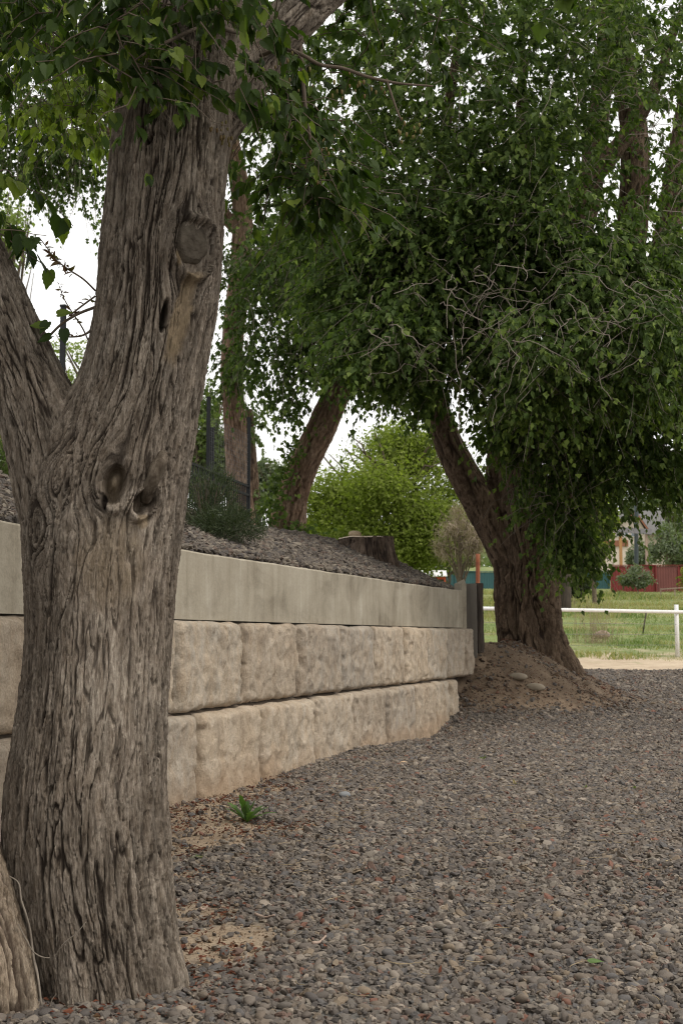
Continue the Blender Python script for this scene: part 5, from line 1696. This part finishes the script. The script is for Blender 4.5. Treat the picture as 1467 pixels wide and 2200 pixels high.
pole('metal_pole', 'tall dark metal pole standing behind the red fence', 1366, 1070, 1240, 92, .16, M_POLE, 'pole')

def sheet_fence(name, label, px0, px1, Y, yt, yb, mat, w=1.6, mat_b=None):
    a, b_ = at(px0, yt, Y), at(px1, yt, Y)
    zt = a[2]; zb = at(px0, yb, Y)[2]
    t = thing(name, label, 'fence', (a[0], Y, zb))
    n = max(2, int(round((b_[0] - a[0]) / w)))
    for i in range(n):
        x0 = a[0] + (b_[0] - a[0]) * i / n; x1 = a[0] + (b_[0] - a[0]) * (i + 1) / n
        m = MB()
        k = 9
        xs = np.linspace(x0 + .006, x1 - .006, k * 2)
        ys = Y + .02 * ((np.arange(k * 2) // 1) % 2) + .02 * math.sin(i * 2.1)
        dz = .03 * math.sin(i * 1.7)
        v = [(x, y, zb) for x, y in zip(xs, ys)] + [(x, y, zt + dz) for x, y in zip(xs, ys)] + [(x, y + .02, zb) for x, y in zip(xs, ys)] + [(x, y + .02, zt + dz) for x, y in zip(xs, ys)]
        K = 2 * k
        q = [[j, j + 1, K + j + 1, K + j] for j in range(K - 1)] + [[2 * K + j + 1, 2 * K + j, 3 * K + j, 3 * K + j + 1] for j in range(K - 1)] + [[K + j, K + j + 1, 3 * K + j + 1, 3 * K + j] for j in range(K - 1)]
        m.add(v, q); m.build('panel', (mat_b if (mat_b and i % 4 == 2) else mat), t)
    for i in range(n + 1):
        x = a[0] + (b_[0] - a[0]) * i / n
        MB().box((x, Y - .04, (zt + zb) / 2), (.07, .05, zt - zb + .04)).build('post', mat, t)
    MB().box(((a[0] + b_[0]) / 2, Y - .015, zt + .05), (b_[0] - a[0], .10, .05)).build('cap_rail', mat, t)
    return t
sheet_fence('red_fence', 'long dark red sheet metal fence across the back of the field', 1311, 1600, 84, 1216, 1284, M_RED, 1.5, M_RED2)
sheet_fence('teal_fence', 'dark teal sheet fence far behind the trees', 930, 1308, 90, 1229, 1285, M_TEAL, 1.6)

# orange shed
oy = 62
sh = thing('shed', 'small orange shed with a pale metal roof beyond the terrace', 'shed', tuple(at(930, 1275, oy)))
a, b_ = at(905, 1239, oy), at(957, 1239, oy)
zb = at(930, 1290, oy)[2]; zt = a[2]
MB().box(((a[0] + b_[0]) / 2, oy + .5, (zb + zt) / 2), (b_[0] - a[0], 1.0, zt - zb)).build('wall', M_ORANGE, sh)
w2 = b_[0] - a[0]
mb = MB()
for sgn in (-1, 1):
    v = []
    for x in (a[0] - .10, b_[0] + .06):
        v += [(x, oy + .5, zt + .30), (x, oy + .5 + sgn * .62, zt + .0), (x, oy + .5 + sgn * .62, zt + .03), (x, oy + .5, zt + .33)]
    mb.add(v, [[0, 1, 5, 4], [3, 7, 6, 2], [1, 2, 6, 5], [0, 3, 2, 1], [4, 5, 6, 7]])
mb.build('roof', M_WHITE, sh)
mb = MB().prism([(oy + .02, zt), (oy + .98, zt), (oy + .5, zt + .28)], a[0], a[0] + .02); v = np.concatenate(mb.V); mb.V = [np.stack([v[:, 1], v[:, 0], v[:, 2]], 1)]; mb.build('gable', M_ORANGE, sh)
mb = MB().prism([(oy + .02, zt), (oy + .98, zt), (oy + .5, zt + .28)], b_[0] - .02, b_[0]); v = np.concatenate(mb.V); mb.V = [np.stack([v[:, 1], v[:, 0], v[:, 2]], 1)]; mb.build('gable', M_ORANGE, sh)
MB().box((b_[0] - .22, oy - .015, zt - .30), (.26, .03, .34)).build('hatch', M_DTIMBER, sh)

# house
hy = 140.0
hs = thing('house', 'beige gabled house with grey roof behind the red fence', 'house', tuple(at(1338, 1240, hy)))
def hp(px, py): q = at(px, py, hy); return (q[0], q[2])
x0, x1 = hp(1288, 1200)[0], hp(1388, 1200)[0]
zb = hp(0, 1262)[1]; ze = hp(0, 1142)[1]; xm = hp(1338, 0)[0]; zp = hp(0, 1101)[1]
MB().prism([(x0, zb), (x1, zb), (x1, ze), (xm, zp), (x0, ze)], hy, hy + 7).build('wall', M_STUCCO, hs)
mb = MB()
for xa, za, xb, zb_ in ((xm, zp, x0 - .5, ze - .38), (xm, zp, x1 + .5, ze - .38)):
    mb.add([(xa, hy - .4, za + .05), (xb, hy - .4, zb_ + .05), (xb, hy - .4, zb_ + .25), (xa, hy - .4, za + .25), (xa, hy + 7.3, za + .05), (xb, hy + 7.3, zb_ + .05), (xb, hy + 7.3, zb_ + .25), (xa, hy + 7.3, za + .25)],
           [[0, 1, 2, 3], [4, 7, 6, 5], [0, 4, 5, 1], [3, 2, 6, 7], [1, 5, 6, 2], [0, 3, 7, 4]])
mb.build('roof', M_SHINGLE, hs)
for xa, za, xb, zb_ in ((xm, zp, x0 - .5, ze - .38), (xm, zp, x1 + .5, ze - .38)):
    MB().add([(xa, hy - .46, za - .16), (xb, hy - .46, zb_ - .16), (xb, hy - .46, zb_ + .16), (xa, hy - .46, za + .16), (xa, hy - .41, za - .16), (xb, hy - .41, zb_ - .16), (xb, hy - .41, zb_ + .16), (xa, hy - .41, za + .16)],
             [[0, 1, 2, 3], [4, 7, 6, 5], [0, 4, 5, 1], [3, 2, 6, 7], [1, 5, 6, 2], [0, 3, 7, 4]]).build('gable_trim', M_TRIMB, hs)
# main roof behind the front gable
zr = hp(0, 1084)[1]
MB().add([(xm - 1, hy + 3.0, ze), (x1 + 3.4, hy + 3.0, ze), (x1 + 3.4, hy + 7, zr), (xm - 1, hy + 7, zr), (xm - 1, hy + 11, ze), (x1 + 3.4, hy + 11, ze)],
         [[0, 1, 2, 3], [3, 2, 5, 4]], [[0, 3, 4], [1, 5, 2]]).build('main_roof', M_SHINGLE, hs)
MB().box(((xm + x1) / 2 + 1.2, hy + 7, (zb + ze) / 2), (x1 - xm + 3.6, 6, ze - zb)).build('rear_wall', M_STUCCO, hs)
zb1, zb2 = hp(0, 1174)[1], hp(0, 1161)[1]
MB().box(((x0 + x1) / 2 - .8, hy - .08, (zb1 + zb2) / 2), (x1 - x0 - 2.4, .12, zb2 - zb1)).build('brown_band', M_TRIMB, hs)
for px in (1312, 1328, 1344, 1359):
    c = hp(px, 1148)
    f = MB().box((c[0], hy - .05, c[1]), (.50, .08, .52)).build('window', M_WHITE, hs)
    MB().box((c[0], hy - .105, c[1]), (.40, .03, .42)).build('pane', M_GLASS, f)

# timber gateway
gy = 86.5
gt = thing('timber_gateway', 'timber gateway of two posts under a grey crossbeam behind the red fence', 'gateway', tuple(at(1360, 1215, gy)))
def gbox(name, xa, xb, ya, yb, mat, d=.25):
    a, b_ = at(xa, ya, gy), at(xb, yb, gy)
    MB().box(((a[0] + b_[0]) / 2, gy, (a[2] + b_[2]) / 2), (b_[0] - a[0], d, abs(a[2] - b_[2]))).build(name, mat, gt)
gbox('post', 1329, 1336.5, 1143, 1250, M_GOLDWOOD)
gbox('post', 1385, 1391.5, 1148, 1250, M_PINKWOOD)
a, b_ = at(1328, 1138, gy), at(1396, 1143.5, gy)
MB().box(((a[0] + b_[0]) / 2, gy - .16, (a[2] + b_[2]) / 2), (b_[0] - a[0] + .1, .14, .36), 0, .075).build('crossbeam', M_GREYWOOD, gt)
mb = MB()
a, b_ = at(1418, 1266, 76), at(1500, 1260, 76)
gr_z = float(ground_z(a[0], 76))
wf = thing('low_frame', 'low pale wooden frame standing in front of the red fence', 'frame', (a[0], 76, gr_z))
MB().box(((a[0] + b_[0]) / 2, 76, (a[2] + b_[2]) / 2), (b_[0] - a[0], .06, .07), 0, -.07).build('rail', M_PINKWOOD, wf)
for px in (1419, 1449, 1480):
    q = at(px, 1265, 76); MB().box((q[0], 76.05, (q[2] + gr_z) / 2), (.06, .05, q[2] - gr_z + .05)).build('leg', M_PINKWOOD, wf)

# background trees and bushes, each with its own trunk and crown
def far_tree(name, label, px, py, w, h, Y, mat, n, leaf, trunk_py=None, clump=.35, group=None, thr=-.12, kind='card', cat='tree', blobs=9, mat_b=None, hang=0.0, lw=.62, soft=.06):
    c = at(px, py, Y); k = Y / FPX
    rx, rz = w / 2 * k, h / 2 * k
    zb = float(ground_z(c[0], Y))
    t = thing(name, label, cat, (c[0], Y, zb), group)
    tp = [(c[0] + rx * .1, Y, zb - .3, rz * .055), (c[0] + rx * .05, Y, zb + (c[2] - zb) * .4, rz * .045), (c[0], Y, c[2], rz * .035), (c[0] - rx * .1, Y, c[2] + rz * .5, rz * .018)]
    R_ = resample(tp, 14)
    MB().tube(R_[:, :3], R_[:, 3], 9).build('trunk', mat_b or M_DTWIG, t, True)
    ln = []
    for i in range(26):
        a = RNG.random() * 6.28; s = R_[RNG.integers(4, 12), :3]
        e = c + np.array([math.cos(a) * rx * RNG.uniform(.5, .95), math.sin(a) * rx * .8, rz * RNG.uniform(-.6, .85)])
        q = np.linspace(0, 1, 6)[:, None]
        ln.append(s + (e - s) * q + np.array([0, 0, 1]) * q * (1 - q) * rz * .25 + RNG.normal(size=(6, 3)) * rx * .02)
    twigs(t, [np.array(ln)], mat_b or M_DTWIG, rz * .035, rz * .006, 'branches')
    es = [((c[0], c[1], c[2]), (rx * .85, rx * .8, rz * .85), 2.0)]
    for i in range(blobs):
        d = rand_dir(1)[0]
        es.append((tuple(c + d * [rx * .68, rx * .6, rz * .66]), (rx * RNG.uniform(.28, .45), rx * .35, rz * RNG.uniform(.24, .42)), .8))
    P = in_ellipsoids(es, n, .33 if soft < .1 else .5, rx * clump, thr, int(px) % 97)
    P = P + RNG.normal(size=P.shape) * soft * np.array([1, 1, .8])
    D = unit(RNG.normal(size=(n, 3)) + [0, -.1, -hang]); Nn = unit(RNG.normal(size=(n, 3)) * .7 + [0, -.3, .8])
    V, F, cc = leaf_arrays(P, D, Nn, leaf * RNG.uniform(.6, 1.3, n), lw, kind, rnd=np.clip(RNG.normal(.45, .2, n) + .2 * fbm(P[:, 0] / rx * 2, P[:, 1] / rx * 2, P[:, 2] / rx * 2, seed=5, octv=2), 0, 1))
    o = link('crown', mesh_np('crown', V, F, mat, False, cc), t); o['kind'] = 'stuff'
    return t
far_tree('round_tree', 'broad bright yellow-green tree behind the stump and wall', 858, 1072, 430, 345, 56, M_LEAF_BACK, 56000, .17, clump=.26, thr=-.24, blobs=12, soft=.30)
far_tree('dry_bush', 'pinkish grey leafless bush beside the massive trunk', 985, 1150, 130, 150, 46, M_DRYBUSH, 3600, .32, kind='blade', cat='bush', thr=-.02, lw=.06, hang=.6, clump=.5)
far_tree('olive_tree', 'grey-green olive-like tree seen between the leaning trunk and the fence', 590, 1050, 110, 150, 60, M_LEAF_GREY, 5500, .2)
far_tree('background_tree', 'light green tree beyond the fence between the front trunk and the reddish trunk', 440, 960, 150, 300, 48, M_LEAF_MID, 8000, .2)
far_tree('background_tree', 'pale feathery yellow-green tree seen through the fork of the front trunk', 190, 830, 210, 260, 44, M_LEAF_PALE, 3600, .14, thr=.02)
far_tree('background_tree', 'pale green tree top behind the leaves at the left edge', 20, 520, 130, 240, 40, M_LEAF_PALE, 2600, .15, thr=.0)
far_tree('background_tree', 'light green leafy tree directly right of the massive trunk', 1268, 1130, 130, 210, 62, M_LEAF_BACK, 8000, .2)
far_tree('background_tree', 'tall drooping green tree above the red fence at the right edge', 1505, 1070, 260, 300, 72, M_LEAF_MID, 7000, .20, hang=1.2, thr=.0, lw=.4)
far_tree('background_tree', 'grey-green bush behind the gateway post', 1372, 1195, 60, 70, 94, M_LEAF_GREY, 2200, .22, cat='bush')
far_tree('background_tree', 'grey-green spreading tree behind the right end of the red fence', 1440, 1180, 130, 110, 100, M_LEAF_GREY, 4200, .26)
far_tree('field_bush', 'rounded grey-green bush standing in front of the red fence', 1366, 1240, 84, 54, 80, M_LEAF_GREY, 2600, .17, cat='bush', mat_b=M_TWIG)
far_tree('field_bush', 'dark green scrub beside the trunk at the far side of the field', 1240, 1255, 70, 60, 66, M_LEAF_DARK, 2600, .18, cat='bush')
far_tree('field_bush', 'yellow-green shrub at the right edge in front of the red fence', 1472, 1245, 36, 60, 78, M_LEAF_BACK, 900, .17, cat='bush')
far_tree('background_tree', 'dull green tree filling the gap beneath the round tree', 960, 1195, 160, 90, 70, M_LEAF_MID, 4500, .22)
far_tree('background_tree', 'low green tree left of the stump behind the slope', 700, 1150, 150, 110, 64, M_LEAF_BACK, 4000, .22)
far_tree('background_tree', 'pale hazy tree rising over the roof of the house', 1425, 1075, 190, 260, 165, M_LEAF_GREY, 9000, .5, thr=-.05)
far_tree('background_tree', 'light green tree far behind the drooping leaves of the massive tree', 1270, 1050, 170, 240, 175, M_LEAF_MID, 7000, .5)
far_tree('background_tree', 'green tree behind the house and pole', 1300, 1185, 90, 120, 150, M_LEAF_MID, 3000, .4)
pole('grey_trunk', 'bare grey tree trunk standing right behind the massive tree', 1213, 1190, 1316, 57, .28, M_BARK_ELM if False else M_DTIMBER, 'trunk')

def woodland():
    n = 16000
    X = RNG.uniform(-140, 140, n); Y = RNG.uniform(170, 260, n)
    top = 5 + 4 * fbm(X * .06, Y * .03, seed=8, octv=3)
    Z = base_z(Y) + RNG.random(n) ** .8 * np.maximum(top, 1.5)
    P = np.stack([X, Y, Z], 1)
    V, F, c = leaf_arrays(P, rand_dir(n), unit(RNG.normal(size=(n, 3)) * .7 + [0, -.4, .8]), RNG.uniform(.9, 2.0, n), .7, 'card', rnd=np.clip(RNG.normal(.4, .2, n), 0, 1))
    tag(link('far_woodland', mesh_np('far_woodland', V, F, M_LEAF_MID, False, c)), 'distant mass of green trees along the horizon', 'woodland', kind='stuff')
woodland()
def dry_weeds():
    n = 500
    b0 = hit(1290, 1385, 28)
    P = np.stack([b0[0] + RNG.normal(0, .28, n), b0[1] + .6 + RNG.normal(0, .3, n), 0 * RNG.random(n)], 1)
    P[:, 2] = ground_z(P[:, 0], P[:, 1])
    k = RNG.random(n) < .22
    D = unit(RNG.normal(size=(n, 3)) * [.22, .2, .05] + [0, 0, 1])
    ln = P[:, None] + D[:, None] * (RNG.uniform(.5, 1.5, n)[:, None, None] * np.linspace(0, 1, 4)[None, :, None])
    V, F = twig_arrays(ln[:85], .007, .003)
    tag(link('dry_weeds', mesh_np('dry_weeds', V, F, M_DRY, True, np.tile([[.6, 0, 0]], (len(V), 1)))), 'tall dry straw-coloured weeds behind the white rail right of the massive tree', 'weeds', kind='stuff')
dry_weeds()
